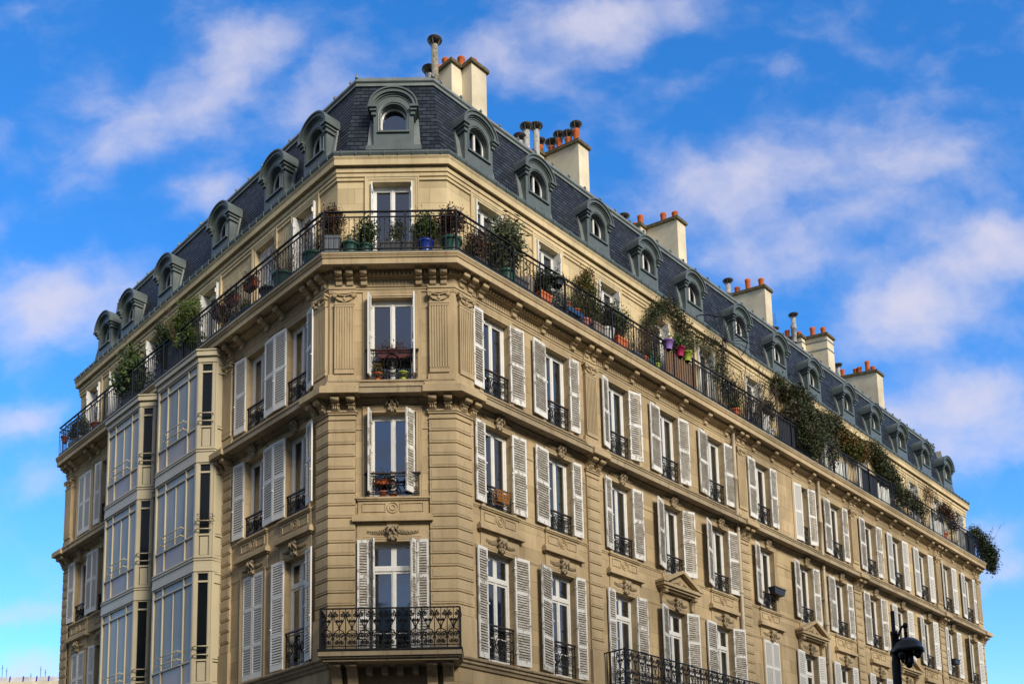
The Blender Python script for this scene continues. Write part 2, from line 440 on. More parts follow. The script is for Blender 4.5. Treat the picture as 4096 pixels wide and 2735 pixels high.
# string course between 3rd and 4th floor
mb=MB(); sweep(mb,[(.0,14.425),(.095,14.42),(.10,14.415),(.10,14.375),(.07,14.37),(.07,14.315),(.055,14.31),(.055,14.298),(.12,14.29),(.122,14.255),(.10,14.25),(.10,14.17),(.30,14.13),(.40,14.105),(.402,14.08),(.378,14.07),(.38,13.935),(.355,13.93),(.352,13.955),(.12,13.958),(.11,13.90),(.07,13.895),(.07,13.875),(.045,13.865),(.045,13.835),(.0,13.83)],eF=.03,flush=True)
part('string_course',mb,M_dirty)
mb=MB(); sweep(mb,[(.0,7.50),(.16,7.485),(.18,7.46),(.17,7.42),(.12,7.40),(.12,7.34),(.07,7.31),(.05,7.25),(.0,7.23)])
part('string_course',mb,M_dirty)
mb=MB(); sweep(mb,[(.0,6.66),(.05,6.65),(.06,6.60),(.03,6.56),(.0,6.55)]); sweep(mb,[(.0,3.75),(.22,3.73),(.25,3.6),(.1,3.45),(.0,3.4)])
part('ground_floor_cornice',mb,M_stone)
# ground floor and first floor stone bands (below the picture)
mb=MB()
for i in range(8): z=.5+i*.36; sweep(mb,[(.0,z),(.05,z+.015),(.05,z+.325),(.0,z+.34)])
part('ground_floor_rustication',mb,M_stone)

def corner_poly(sg,fa,sb,d):
    """plan of something wrapping a chamfer corner: fa = reach along the front from the corner, sb = reach along the side"""
    hw=W/2+K*d; t=fa
    P=[(W/2-t,.0),(W/2-t,-d),(hw,-d),(W/2+C45*sb+C45*d,C45*sb-C45*d),(W/2+C45*sb,C45*sb)]
    P=[(x*sg,y) for x,y in P]
    return P if sg>0 else P[::-1]
def corner_stack(mb,fa,sb,spec,sgs=(1,-1)):
    for sg in sgs:
        for d,z0,z1,e in spec: mb.prismz(corner_poly(sg,fa+e,sb+e,d),z0,z1)
def pier_stack(mb,hw,spec):
    for d,z0,z1,e in spec: mb.box(-hw-e,hw+e,-d,.02,z0,z1)
# quoins: (d,z0,z1,extra)
quoin=[(.035,8.45,13.42,0)]
z=13.40
while z>8.5: quoin += [(.062,z-.285,z-.012,.0),(.072,z-.235,z-.05,-.045)]; z-=.311
quoin += [(.10,7.50,8.45,.03),(.085,8.40,8.47,.02)]
capm=[(.07,13.42,13.46,.015),(.05,13.46,13.55,0),(.085,13.55,13.60,.03),(.11,13.60,13.645,.05),(.04,13.645,13.98,0)]
bump4=[(.455,13.93,14.085,.06),(.42,14.085,14.125,.03),(.20,14.125,14.30,.02),(.16,14.30,14.34,.035),(.12,14.34,14.42,.05),(.10,14.42,14.55,.045),(.085,14.55,14.60,.025)]
for q_ in ((1,),(-1,)):
    mb=MB(); corner_stack(mb,.63,.50,quoin+capm,q_)
    part('quoin_pier',mb,M_stone)
    mb=MB(); corner_stack(mb,.70,.60,bump4[:4],q_); corner_stack(mb,.60,.52,bump4[4:],q_)
    part('string_course_return',mb,M_stone); mb=MB()
    corner_stack(mb,.60,.48,[(.03,14.6,16.76,-.02)],q_)
    corner_stack(mb,.64,.56,[(.05,16.76,16.80,0),(.06,16.80,16.86,.0),(.085,16.86,16.95,.0),(.05,16.95,17.14,-.03),(.085,17.14,17.17,0)],q_)
    part('corner_pier',mb,M_stone)
PIL={'F':[-1.17,1.17],'R':[.34,5.17,13.0,21.1,29.15,33.88],'L':[.30,4.72,15.28]}
mb=MB(); pier_stack(mb,.27,quoin+capm); me_q=mb.mesh('quoin_pier',M_stone)
mb=MB(); pier_stack(mb,.30,bump4[:4]); pier_stack(mb,.26,bump4[4:]); me_b=mb.mesh('string_course_return',M_stone); mb=MB(); pier_stack(mb,.26,[(.05,16.76,16.80,0),(.07,16.80,16.86,.0),(.095,16.86,16.95,.0),(.05,16.95,17.14,-.03),(.085,17.14,17.17,0)]); me_ent=mb.mesh('entablature_block',M_stone)
for side in ('R','L'):
    for s in PIL[side][1:]:
        part('quoin_pier',me_q,None,side,s); part('string_course_return',me_b,None,side,s); part('entablature_block',me_ent,None,side,s)
# pilaster with flutes + capital
mb=MB(); mb.box(-.235,.235,-.097,.0,14.60,16.42)
for k in range(8):
    x=-.235+.47*(k+.0)/7
for k in range(8):
    x=-.2215+.443*k/7; mb.box(x-.0185,x+.0185,-.118,-.08,14.70,16.37)
mb.box(-.24,.24,-.118,-.08,14.60,14.72); mb.box(-.24,.24,-.118,-.08,16.36,16.42); mb.box(-.25,.25,-.13,-.08,16.42,16.46)
me_pil=mb.mesh('pilaster',M_stone)
def spiral(cx,cz,r0,r1,turns,y,a0=0,dirn=1,n=18):
    return [(cx+(r0+(r1-r0)*t/n)*cos(a0+dirn*turns*2*pi*t/n),y,cz+(r0+(r1-r0)*t/n)*sin(a0+dirn*turns*2*pi*t/n)) for t in range(n+1)]
mb=MB(); mb.box(-.225,.225,-.10,0,16.46,16.66)
mb.prismz([(-.29,-.0),(-.29,-.17),(-.24,-.175),(-.1,-.135),(.1,-.135),(.24,-.175),(.29,-.17),(.29,0)],16.70,16.735); mb.prismz([(-.27,-.0),(-.265,-.15),(-.1,-.12),(.1,-.12),(.265,-.15),(.27,0)],16.735,16.765)
for sg in (-1,1):
    mb.tube(spiral(sg*.225,16.645,.055,.012,1.4,-.155,pi/2,-sg,16),.017,5); mb.tube([(sg*.225,-.05,16.645),(sg*.225,-.165,16.645)],.04,8)
    mb.tube([(sg*.2,-.14,16.69),(sg*.1,-.13,16.66),(0,-.125,16.645)],.018,5)
    mb.tube([(sg*.22,-.12,16.60),(sg*.15,-.13,16.54),(sg*.05,-.135,16.50),(0,-.13,16.47)],.02,5)
    for q in range(3): mb.ball((sg*(.05+.055*q),-.12,16.51+.03*q),.026,.03,.035)
mb.ball((0,-.125,16.56),.045,.04,.05); mb.ball((0,-.12,16.64),.03,.03,.03)
me_cap=mb.mesh('capital',M_stone)
for side in PIL:
    for s in PIL[side]:
        p=part('pilaster',me_pil,None,side,s); part('capital',me_cap,None,side,s,parent=p)
# S-shaped slab brackets and string consoles
def bracket(w,dep,h,ztop,y0):
    mb=MB(); pf=[(0,0),(-dep,0),(-dep,-.04),(-dep-.012,-.06),(-dep-.016,-.09),(-dep,-.125),(-dep+.05,-.145),(-dep+.08,-.145),(-dep*.45,-h*.56),(-dep*.34,-h*.74),(-dep*.40,-h*.88),(-dep*.34,-h),(0,-h)]
    mb.prism([(y0+a,ztop+b) for a,b in pf],-w/2,w/2)
    mb.box(-w/2-.015,w/2+.015,y0-dep-.035,y0,ztop-.03,ztop+.012)
    mb.tube([(-w/2-.012,y0-dep+.035,ztop-.092),(w/2+.012,y0-dep+.035,ztop-.092)],.052,10)
    mb.box(-w/2-.008,w/2+.008,y0-dep*.6,y0,ztop-.20,ztop-.17)
    return mb
me_br=bracket(.155,.30,.325,17.262,-.02).mesh('bracket',M_stone)
for side,lst in (('R',[x+q for x in RW for q in (-.61,.61)]+[x+q for x in PIL['R'] for q in (-.15,.15)]),('L',[x+q for x in LW for q in (-.61,.61)]+[x+q for x in PIL['L'] for q in (-.15,.15)]),('F',[-1.30,-1.03,-.68,.68,1.03,1.30])):
    for s in lst: part('bracket',me_br,None,side,s)
mb=bracket(.18,.30,.31,13.94,-.03)
for k in (-1,0,1): mb.box(k*.05-.012,k*.05+.012,-.185,-.08,13.66,13.80)
me_co=mb.mesh('console',M_stone)
for side,lst in (('R',[x+q for x in PIL['R'] for q in (-.16,.16)]),('L',[x+q for x in PIL['L'] for q in (-.16,.16)]),('F',[-1.37,-.99,.99,1.37])):
    for s in lst: part('console',me_co,None,side,s)

# ------------------------------------------------------------------ windows
def frame_mesh(hw,z0,z1,transom=None,bar=None):
    mb=MB(); mg=MB()
    y0=.0
    mb.box(-hw,-hw+.06,y0,.07,z0,z1); mb.box(hw-.06,hw,y0,.07,z0,z1); mb.box(-hw+.06,hw-.06,y0,.07,z1-.07,z1); mb.box(-hw+.06,hw-.06,y0,.07,z0,z0+.05)
    zt=z1-.07
    if transom:
        mb.box(-hw+.06,hw-.06,y0-.015,.06,transom-.05,transom+.05)
        mb.box(-.035,.035,y0+.01,.055,transom+.05,zt)
        for a,b in ((-hw+.06,-.035),(.035,hw-.06)):
            for q in ((a,a+.03,transom+.05,zt),(b-.03,b,transom+.05,zt)): mb.box(q[0],q[1],.012,.05,q[2],q[3])
            mb.box(a+.03,b-.03,.012,.05,transom+.05,transom+.085); mb.box(a+.03,b-.03,.012,.05,zt-.035,zt)
        zt=transom-.05
    zb=z0+.05
    for a,b in ((-hw+.06,-.0),(.0,hw-.06)):
        mb.box(a+.002,a+.058,.008,.05,zb,zt); mb.box(b-.058,b-.002,.008,.05,zb,zt)
        mb.box(a+.058,b-.058,.010,.05,zt-.06,zt-.001); mb.box(a+.058,b-.058,.010,.05,zb+.001,zb+.09)
        if bar: mb.box(a+.058,b-.058,.014,.04,bar-.014,bar+.014)
    mb.box(-.028,.028,-.008,.03,zb+.01,zt-.01)
    mg.face([(-hw+.05,.032,z0+.04),(hw-.05,.032,z0+.04),(hw-.05,.032,z1-.05),(-hw+.05,.032,z1-.05)])
    return mb.mesh('window',M_frame), mg.mesh('pane',M_glass)
FM={}
FM['4']=frame_mesh(HWD,*Z4); FM['3']=frame_mesh(HWD,*Z3); FM['2']=frame_mesh(HWD,*Z2,transom=9.68,bar=8.2); FM['5']=frame_mesh(HWD,*Z5)
FM['F4']=frame_mesh(FHW,*Z4); FM['F3']=frame_mesh(FHW,*Z3); FM['F2']=frame_mesh(FHW,*Z2,transom=9.70,bar=8.12); FM['F5']=frame_mesh(.53,*Z5)
def shutter_mesh(w,z0,z1,rails,mat,fold=False):
    """leaf hinged at x=0, spreading to +x, thickness towards -y"""
    mb=MB(); t=.038; st=.05
    mb.box(0,st,-t,0,z0,z1); mb.box(w-st,w,-t,0,z0,z1)
    zs=[z0]+rails+[z1]
    hts=[.16]+[.10]*len(rails)+[.08]
    spans=[]; 
    mb.box(st,w-st,-t+.001,-.001,z0,z0+.15); mb.box(st,w-st,-t+.001,-.001,z1-.08,z1)
    prev=z0+.15
    for r_ in rails:
        mb.box(st,w-st,-t+.001,-.001,r_-.045,r_+.045); spans.append((prev,r_-.045)); prev=r_+.045
    spans.append((prev,z1-.08))
    for zz in (z0+.3,(z0+z1)/2,z1-.3): mb.box(-.04,.06,-t-.014,-t,zz-.018,zz+.018)
    mb.box(w-.035,w-.005,-t-.03,-t,z0+(z1-z0)*.38,z0+(z1-z0)*.38+.03)
    mb.cm=1
    for a,b in spans:
        n=max(1,int((b-a)/.064))
        for i in range(n):
            z=a+(i+.5)*(b-a)/n
            v=[(st,-t+.003,z-.024),(w-st,-t+.003,z-.024),(w-st,-.006,z+.010),(st,-.006,z+.010)]
            v2=[(x,y+.0,zz+.024) for x,y,zz in v]
            mb.add(v+v2,[(0,3,2,1),(4,5,6,7),(0,1,5,4),(2,3,7,6),(1,2,6,5),(3,0,4,7)])
    return mb.mesh('shutter',mat)
SHM={}
def shutter(parent,side,jamb,w,fl,ang,left,kind='p',wide=None,label=None):
    """jamb: local x of hinge ; left: opens to the left"""
    z0,z1,rails={'4':(14.53,16.67,[15.62]),'3':(11.52,13.64,[12.66]),'2':(7.56,10.36,[8.45,9.45])}[fl]
    key=(round(w,2),fl,kind)
    if key not in SHM:
        SHM[key]=shutter_mesh(key[0],z0,z1,rails,[M_peel,M_slat] if kind=='p' else [M_shut,M_shut])
    M=mat_side(side)@Matrix.Translation((jamb,-.025,0))
    if left: M=M@Matrix.Rotation(-ang,4,'Z').inverted().inverted()@Matrix.Scale(-1,4,(1,0,0))
    else: M=M@Matrix.Rotation(-ang,4,'Z')
    if left: M=mat_side(side)@Matrix.Translation((jamb,-.025,0))@Matrix.Rotation(ang,4,'Z')@Matrix.Scale(-1,4,(1,0,0))
    o=link('shutter',SHM[key],parent,M)
    if label: o['label']=label
    return o
def bar_tube(mb,p,q,r): mb.tube([p,q],r,4)
def scroll_rail(hw,h,full=False):
    """ornate french window guard, origin at bottom centre, plane y=0"""
    mb=MB(); y=0
    mb.box(-hw-.03,hw+.03,-.03,.03,h-.035,h); mb.cm=1
    for z in (h-.10,.06,.10): mb.box(-hw,hw,-.010,.010,z-.010,z+.010)
    for x in (-hw+.01,-hw*.72,hw*.72,hw-.01): mb.box(x-.009,x+.009,-.009,.009,0,h-.03)
    c=(.08+h-.10)/2+.01; R=min(hw*.42,(h-.2)*.44)
    for rr in (R,R*.62): mb.tube([(rr*cos(a*pi/9)*(.85),y,c+rr*sin(a*pi/9)) for a in range(19)],.015,4)
    for k in range(6):
        a=k*pi/3; mb.tube(spiral(R*.42*cos(a),c+R*.42*sin(a),R*.2,R*.04,1.2,y,a,1,9),.013,4)
    for sg in (-1,1):
        for zc,dd in ((c+.55*R,1),(c-.55*R,-1)):
            mb.tube(spiral(sg*hw*.60,zc,hw*.16,.012,1.5,y,(0 if sg<0 else pi),dd*sg,12),.013,4)
            mb.tube([(sg*hw*.45,y,zc+dd*.04),(sg*hw*.38,y,zc-dd*.08),(sg*hw*.52,y,c)],.013,4)
            mb.tube(spiral(sg*hw*.86,zc,hw*.10,.01,1.4,y,0,dd,9),.009,4)
    mb.ball((0,0,c),R*.16,.02,R*.16)
    for k in range(7): mb.ball(((k-3)*R*.22,0,c-R-.02+.004*abs(k-3)),.018,.015,.022,None,5,4)
    return mb.mesh('railing',[M_rail,M_iron])
RL={'4':(scroll_rail(HWD-.01,.72),14.46),'3':(scroll_rail(HWD-.01,.60),11.47),'2':(scroll_rail(HWD-.01,.92),7.56),'F4':(scroll_rail(FHW+.055,.76),14.48),'F3':(scroll_rail(FHW+.075,.60),11.45)}
def curtain_mesh(hw,z0,z1,side,amp=.03,wd=.5,mat=None):
    mb=MB(); n=16
    xs=[(-hw+ 2*hw*wd*i/n) if side<0 else (hw-2*hw*wd*i/n) for i in range(n+1)]
    for i in range(n):
        a,b=xs[i],xs[i+1]; ya,yb=.16+amp*sin(i*1.9),.16+amp*sin((i+1)*1.9)
        mb.face([(a,ya,z0),(b,yb,z0),(b,yb,z1),(a,ya,z1)],smooth=True)
    return mb.mesh('curtain',mat or M_curt)
CU={}
def curtain(parent,M,hw,Z,side,wd,mat):
    k=(hw,Z,side,wd,mat.name)
    if k not in CU: CU[k]=curtain_mesh(hw,Z[0]+.05,Z[1]-.03,side,.025,wd,mat)
    return link('curtain',CU[k],parent,M)
rnd=random.Random(3)
def make_window(side,s,fl,key=None,depth=.17,label=None):
    key=key or fl; zz={'4':Z4,'3':Z3,'2':Z2,'5':Z5}[fl]
    dd=-depth+((dF5 if side=='F' else d5) if fl=='5' else 0)
    M=mat_side(side,s,dd)
    w=link('window',FM[key][0],B,M); link('pane',FM[key][1],w,M)
    hw={'5':.53 if side=='F' else HWD}.get(fl,FHW if side=='F' else HWD)
    r_=rnd.random()
    if r_<.28: curtain(w,M,hw,zz,-1,.3,M_curt)
    elif r_<.5: curtain(w,M,hw,zz,1,.35,M_curt)
    elif r_<.72: curtain(w,M,hw,zz,1,1.0,M_curtg)
    if label: w['label']=label
    return w
# shutter reach table for the right facade (left leaf width, right leaf width)
SHW=[(.37,.50),(.56,.37),(.36,.47),(.56,.49),(.58,.50),(.50,.40),(.56,.42),(.58,.40),(.56,.46),(.56,.49),(.58,.44),(.40,.46),(.56,.42)]
wins={}
for i,s in enumerate(RW):
    for fl in '432':
        w=make_window('R',s,fl); wins['R',i,fl]=w
        lw,rw=SHW[i]; kind='p' if (i<9 and not (fl=='2' and i>=5)) else 's'
        a1,a2=[radians(rnd.uniform(2,7) if rnd.random()<.75 else rnd.uniform(9,20)) for _ in (0,1)]
        if i==5 and fl=='2':    # closed
            shutter(w,'R',s-HWD,.47,fl,pi-.02,True,'s',label='closed white shutter leaf'); shutter(w,'R',s+HWD,.47,fl,pi-.02,False,'s',label='closed white shutter leaf')
            continue
        if i==6 and fl=='4':    # left leaf half closed
            shutter(w,'R',s-HWD,.47,fl,pi-.10,True,'s'); shutter(w,'R',s+HWD,rw,fl,a2,False,kind); continue
        shutter(w,'R',s-HWD-.005,lw,fl,a1,True,kind)
        if not (i==5 and fl=='3'): shutter(w,'R',s+HWD+.005,rw,fl,a2,False,kind)
        if i==5 and fl=='3': pass
    for fl in '43':
        me,z=RL[fl]; link('railing',me,wins['R',i,fl],mat_side('R',s,-.04,z))
    if i in (0,1) or i>5: link('railing',RL['2'][0],wins['R',i,'2'],mat_side('R',s,-.04,RL['2'][1]))
for i,s in enumerate(LW):
    for fl in '432':
        w=make_window('L',s,fl); wins['L',i,fl]=w
        # local x = -s ; left jamb at -s-HWD
        xl,xr=-s-HWD,-s+HWD
        lw,rw=[(.50,.38),(.50,.50),(.4,.5),(.44,.5)][i]
        a1,a2=radians(4),radians(14)
        if (i==3 and fl in '42') or (i==1 and fl=='2' and False) :
            shutter(w,'L',xl,.47,fl,pi-.03,True,'s'); shutter(w,'L',xr,.47,fl,pi-.03,False,'s'); continue
        if i==1 and fl=='2':
            shutter(w,'L',xl,.47,fl,pi-.02,True,'s'); shutter(w,'L',xr,.47,fl,pi-.02,False,'s'); continue
        shutter(w,'L',xl,lw,fl,a1,True,'s')
        shutter(w,'L',xr,rw,fl,a2 if i==0 else a1,False,'s')
    for fl in '43':
        me,z=RL[fl]; link('railing',me,wins['L',i,fl],mat_side('L',s,-.04,z))
    if i in (0,): link('railing',RL['2'][0],wins['L',i,'2'],mat_side('L',s,-.04,RL['2'][1]))
for fl in '432':
    w=make_window('F',0,fl,'F'+fl); wins['F',0,fl]=w
    if fl in '43': link('railing',RL['F'+fl][0],w,mat_side('F',0,.07,RL['F'+fl][1]))
# front window shutters: folded leaves standing square to the wall
def fold(parent,side,x,fl,w,ang,left,kind='p'):
    return shutter(parent,side,x,w,fl,ang,left,kind)
fold(wins['F',0,'4'],'F',-FHW+.03,'4',.22,radians(80),True,'s'); fold(wins['F',0,'4'],'F',FHW-.03,'4',.22,radians(80),False,'s')
fold(wins['F',0,'3'],'F',-FHW+.03,'3',.24,radians(82),True); fold(wins['F',0,'3'],'F',FHW-.03,'3',.30,radians(128),False)
fold(wins['F',0,'2'],'F',-FHW+.0,'2',.28,radians(4),True); fold(wins['F',0,'2'],'F',FHW-.0,'2',.28,radians(4),False)
fold(wins['F',0,'2'],'F',-FHW+.01,'2',.22,radians(120),True); fold(wins['F',0,'2'],'F',FHW-.01,'2',.22,radians(120),False)
# fifth floor windows with leaves folded into the reveal
mb=MB(); mb.box(0,.035,-.27,.0,Z5[0],Z5[1]-.03)
for zz in (18.3,19.0,19.6): mb.box(.035,.05,-.30,-.22,zz,zz+.12)
me_fl=mb.mesh('shutter',M_frame)
for side,lst in (('R',RW),('L',L5),('F',[0])):
    for s in lst:
        w=make_window(side,s,'5','F5' if side=='F' else '5'); wins[side,round(s,2),'5']=w
        hw=.53 if side=='F' else HWD; x=-s if side=='L' else s
        if side=='L' and abs(s-3.35)<.01:
            for sg,left in ((-1,True),(1,False)):
                key=('c5',)
                if key not in SHM: SHM[key]=shutter_mesh(.48,Z5[0],Z5[1]-.01,[18.9],[M_shut,M_shut])
                M=mat_side('L')@Matrix.Translation((x+sg*hw,.34,0))@Matrix.Rotation((pi-.02)*(1 if left else -1),4,'Z')
                if left: M=M@Matrix.Scale(-1,4,(1,0,0))
                link('shutter',SHM[key],w,M)['label']='closed white shutter leaf'
            continue
        M=mat_side(side); yq=-(dF5 if side=='F' else d5)+.165
        link('shutter',me_fl,w,M@Matrix.Translation((x-hw+.002,yq,0)))
        link('shutter',me_fl,w,M@Matrix.Translation((x+hw-.002,yq,0))@Matrix.Scale(-1,4,(1,0,0)))
# surrounds
def surround(hw,z0,z1,wide=.12,p=.045):
    mb=MB()
    for a,b,t in ((0,wide*.45,p*.55),(wide*.45,wide*.8,p*.8),(wide*.8,wide,p)):
        mb.box(-hw-b,-hw-a,-t,0,z0,z1+b); mb.box(hw+a,hw+b,-t,0,z0,z1+b); mb.box(-hw-a,hw+a,-t,0,z1+a,z1+b)
    return mb
def relief_mesh(zc,hw,big=True):
    mb=MB()
    mb.prism([(-.03,zc+.16),(-.13,zc+.16),(-.14,zc+.08),(-.10,zc+.04),(-.10,zc-.10),(-.06,zc-.20),(-.03,zc-.2)],-.10,.10)
    mb.box(-.135,.135,-.15,-.03,zc+.10,zc+.155)
    for sg in (-1,1):
        mb.tube([(sg*.04,-.14,zc+.10),(sg*.09,-.16,zc+.06),(sg*.13,-.13,zc+.0),(sg*.14,-.09,zc-.06)],.03,6)
        for k,(a,b) in enumerate(((.03,-.02),(.07,-.06),(.05,-.13),(.085,-.15),(.02,-.18))): mb.ball((sg*a,-.12+.01*k,zc+b),.03,.035,.05)
        n=11
        for k in range(n):
            t=k/(n-1); x=sg*(.16+t*(hw-.22)); zz=zc+.02-.03*sin(t*pi)
            r_=.040*(1-.45*t); mb.ball((x,-.05,zz+(.012 if k%2 else -.012)),r_*.75,r_*.9,r_*.75,None,5,4)
            for q,a_ in ((1,.9),(-1,-.9)): mb.ball((x+sg*.012,-.045,zz+q*.042*(1-.4*t)),r_*1.05,r_*.55,r_*.34,Matrix.Rotation(a_*sg*-1+.3*sin(k*2.1),3,'Y'),5,4)
    mb.ball((0,-.15,zc+.03),.05,.05,.06)
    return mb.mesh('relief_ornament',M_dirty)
def apron_mesh(hw):
    mb=MB()   # sill, panel with ring, hood
    mb.box(-hw-.05,hw+.05,-.10,0,11.385,11.43); mb.box(-hw-.02,hw+.02,-.075,0,11.35,11.385)
    mb.box(-hw,hw,-.035,0,11.0,11.35)
    for sg in (-1,1):
        a,b=sg*.17,sg*(hw-.10); x0,x1=min(a,b),max(a,b)
        for q in ((x0,x1,11.27,11.285),(x0,x1,11.065,11.08),(x0,x0+.014,11.08,11.27),(x1-.014,x1,11.08,11.27)): mb.box(q[0],q[1],-.055,-.035,q[2],q[3])
    for rr in (.13,.065): mb.tube([(rr*cos(a*pi/10),-.045,11.175+rr*sin(a*pi/10)) for a in range(21)],.016,5)
    mb.box(-hw-.06,hw+.06,-.07,0,10.955,11.0); mb.box(-hw-.10,hw+.10,-.11,0,10.91,10.955); mb.box(-hw-.13,hw+.13,-.16,0,10.80,10.91); mb.box(-hw-.08,hw+.08,-.08,0,10.765,10.80)
    mb.box(-hw-.02,hw+.02,-.03,0,10.38,10.765)
    return mb.mesh('window_apron',M_stone)
SUR={'4':surround(HWD,14.34,16.66,.13,.03).mesh('window_surround',M_stone),'3':surround(HWD,11.43,13.62).mesh('window_surround',M_stone),'2':surround(HWD,7.5,10.33).mesh('window_surround',M_stone),'5':surround(HWD,17.7,19.93,.15,.06).mesh('window_surround',M_topm),
 'F4':surround(FHW,14.34,16.70,.15,.03).mesh('window_surround',M_stone),'F3':surround(FHW,11.43,13.62,.15).mesh('window_surround',M_stone),'F2':surround(FHW,7.5,10.33,.13).mesh('window_surround',M_stone),'F5':surround(.53,17.7,19.93,.16,.06).mesh('window_surround',M_topm)}
me_rel3=relief_mesh(13.80,.55); me_rel2=relief_mesh(10.55,.55); me_rel2f=relief_mesh(10.55,.66); me_rel3f=relief_mesh(13.82,.62)
me_ap=apron_mesh(.66); me_apf=apron_mesh(.84)
# pediment over selected first-floor windows
mb=MB()
mb.box(-.66,.66,-.035,0,11.25,11.42)
mb.box(-.98,.98,-.30,0,10.93,11.02); mb.box(-.92,.92,-.24,0,10.87,10.93); mb.box(-.86,.86,-.16,0,10.82,10.87)
mb.prismy([(-1.0,11.02),(1.0,11.02),(0,11.45)],-.18,0)
for sg in (-1,1):
    mb.prismy([(sg*1.02,11.02),(sg*1.02,11.09),(0,11.53),(0,11.44),(sg*.84,11.02)][::sg],-.33,-.0)
    b_=bracket(.12,.20,.42,10.87,-.02); mb.add([(x+sg*.76,y,z) for x,y,z in b_.v],b_.f)
for k in range(-3,4):
    mb.tube([(0,-.19,11.06),(k*.05,-.20,11.20-abs(k)*.015),(k*.11,-.19,11.24-abs(k)*.045)],.022,5)
for sg in (-1,1): mb.tube(spiral(sg*.5,11.10,.06,.012,1.3,-.19,0,sg,10),.014,4)
mb.box(-.62,.62,-.03,0,10.38,10.82)
me_ped=mb.mesh('pediment',M_stone)
for side,lst in (('R',RW),('L',LW),('F',[0])):
    for i,s in enumerate(lst):
        k='F' if side=='F' else ''
        for fl in '432': part('window_surround',SUR[k+fl],None,side,s)
        part('relief_ornament',me_rel3f if k else me_rel3,None,side,s); part('relief_ornament',me_rel2f if k else me_rel2,None,side,s)
        if side=='R' and i in (3,6,9): part('pediment',me_ped,None,side,s)
        else: part('window_apron',me_apf if k else me_ap,None,side,s)
for side,lst in (('R',RW),('L',L5),('F',[0])):
    for s in lst: part('window_surround',SUR['F5' if side=='F' else '5'],None,side,s,dF5 if side=='F' else d5)
# thin string lines between windows at 2nd/3rd floors and panel joints on the 4th
for side,lst,h_,s0,s1 in (('R',RW,HWD,.5,LR),('L',LW,HWD,.5,LL),('F',[0],FHW,-.95,.95)):
    sg=-1 if side=='L' else 1; cur=s0
    for c in lst+[None]:
        e_=(c-h_-.14) if c is not None else s1
        if e_-cur>.1:
            mb=MB(); mb.box(sg*cur,sg*e_,-.02,0,13.18,13.215); part('thin_string_course',mb,M_stone,side)
            mb=MB(); mb.prism([(-.018,11.37),(-.018,11.41),(-.035,11.41),(-.035,11.455),(0,11.455),(0,11.37)],sg*cur,sg*e_); part('thin_string_course',mb,M_stone,side)
        if c is not None: cur=c+h_+.14
mb=MB(); sweep(mb,[(.0,10.42),(.022,10.415),(.022,10.385),(.012,10.38),(.012,10.355),(.0,10.35)])
part('thin_string_course',mb,M_stone)

# ------------------------------------------------------------------ roof
prof=[(-.18,20.74),(-.34,20.84),(-.52,20.98),(-.61,21.15),(-.655,21.40),(-.71,21.70),(-.77,22.0),(-.83,22.27),(-.89,22.55),(-.95,22.80),(-1.01,23.06),(-1.10,23.44)]
def resample(pr,step):
    out=[pr[0]]; need=step
    for (a,b),(c,e) in zip(pr,pr[1:]):
        L=sqrt((c-a)**2+(e-b)**2); q=0
        while L-q>=need: q+=need; out.append((a+(c-a)*q/L,b+(e-b)*q/L)); need=step
        need-=L-q
    return out
rs=resample(prof,.133); saw=[]
for i,(p0,p1) in enumerate(zip(rs,rs[1:])):
    saw += [(p0[0]+.008,p0[1]+.002),(p1[0]+.002,p1[1])]     # each course laps over the one below
mb=MB(); sweep(mb,saw,closed=False,uvs=True,eF=EF)
roof=part('roof',mb,M_slate)
mb=MB(); sweep(mb,[(-1.10,23.42),(-1.05,23.425),(-1.075,23.53),(-1.05,23.54),(-1.03,23.56),(-1.05,23.58),(-1.09,23.68),(-1.10,23.71),(-1.16,23.735),(-1.3,23.74),(-4.5,24.25)],closed=False,eF=EF)
for side,s0,s1,n in (('R',.0,LR-1.0,44),('L',0,LL-1.0,20),('F',-1.0,1.0,3)):
    M=mat_side(side); sg=-1 if side=='L' else 1
    for i in range(n):
        s=s0+(i+(.5 if side=='F' else .9))*(s1-s0)/n*(1.0 if side=='F' else 1)
        b0=MB(); b0.prism([(1.06,23.70),(1.09,23.79),(1.15,23.78),(1.3,23.74)],sg*s-.02,sg*s+.02)
        mb.add([M@Vector(v) for v in b0.v],b0.f)
for sg in (1,-1):   # hip rolls
    x,y=foot(-1.10,EF)[2 if sg>0 else 1]; mb.tube([(x,y,23.69),(x,y,23.82)],.05,6,.02)
part('ridge_flashing',mb,M_zincl,parent=roof)
# gable ends of the mansard
mb=MB()
pg=prof+[(-1.14,23.72),(-1.3,23.74),(-4.5,24.25),(-4.5,20.9)]
for side,L_ in (('R',LR),('L',LL)):
    M=mat_side(side); sg=-1 if side=='L' else 1
    mb.add([M@Vector((sg*(L_-.12),-d,z)) for d,z in [(-.2,20.7)]+pg],[tuple(range(len(pg)+1))])
part('gable_wall',mb,M_render)

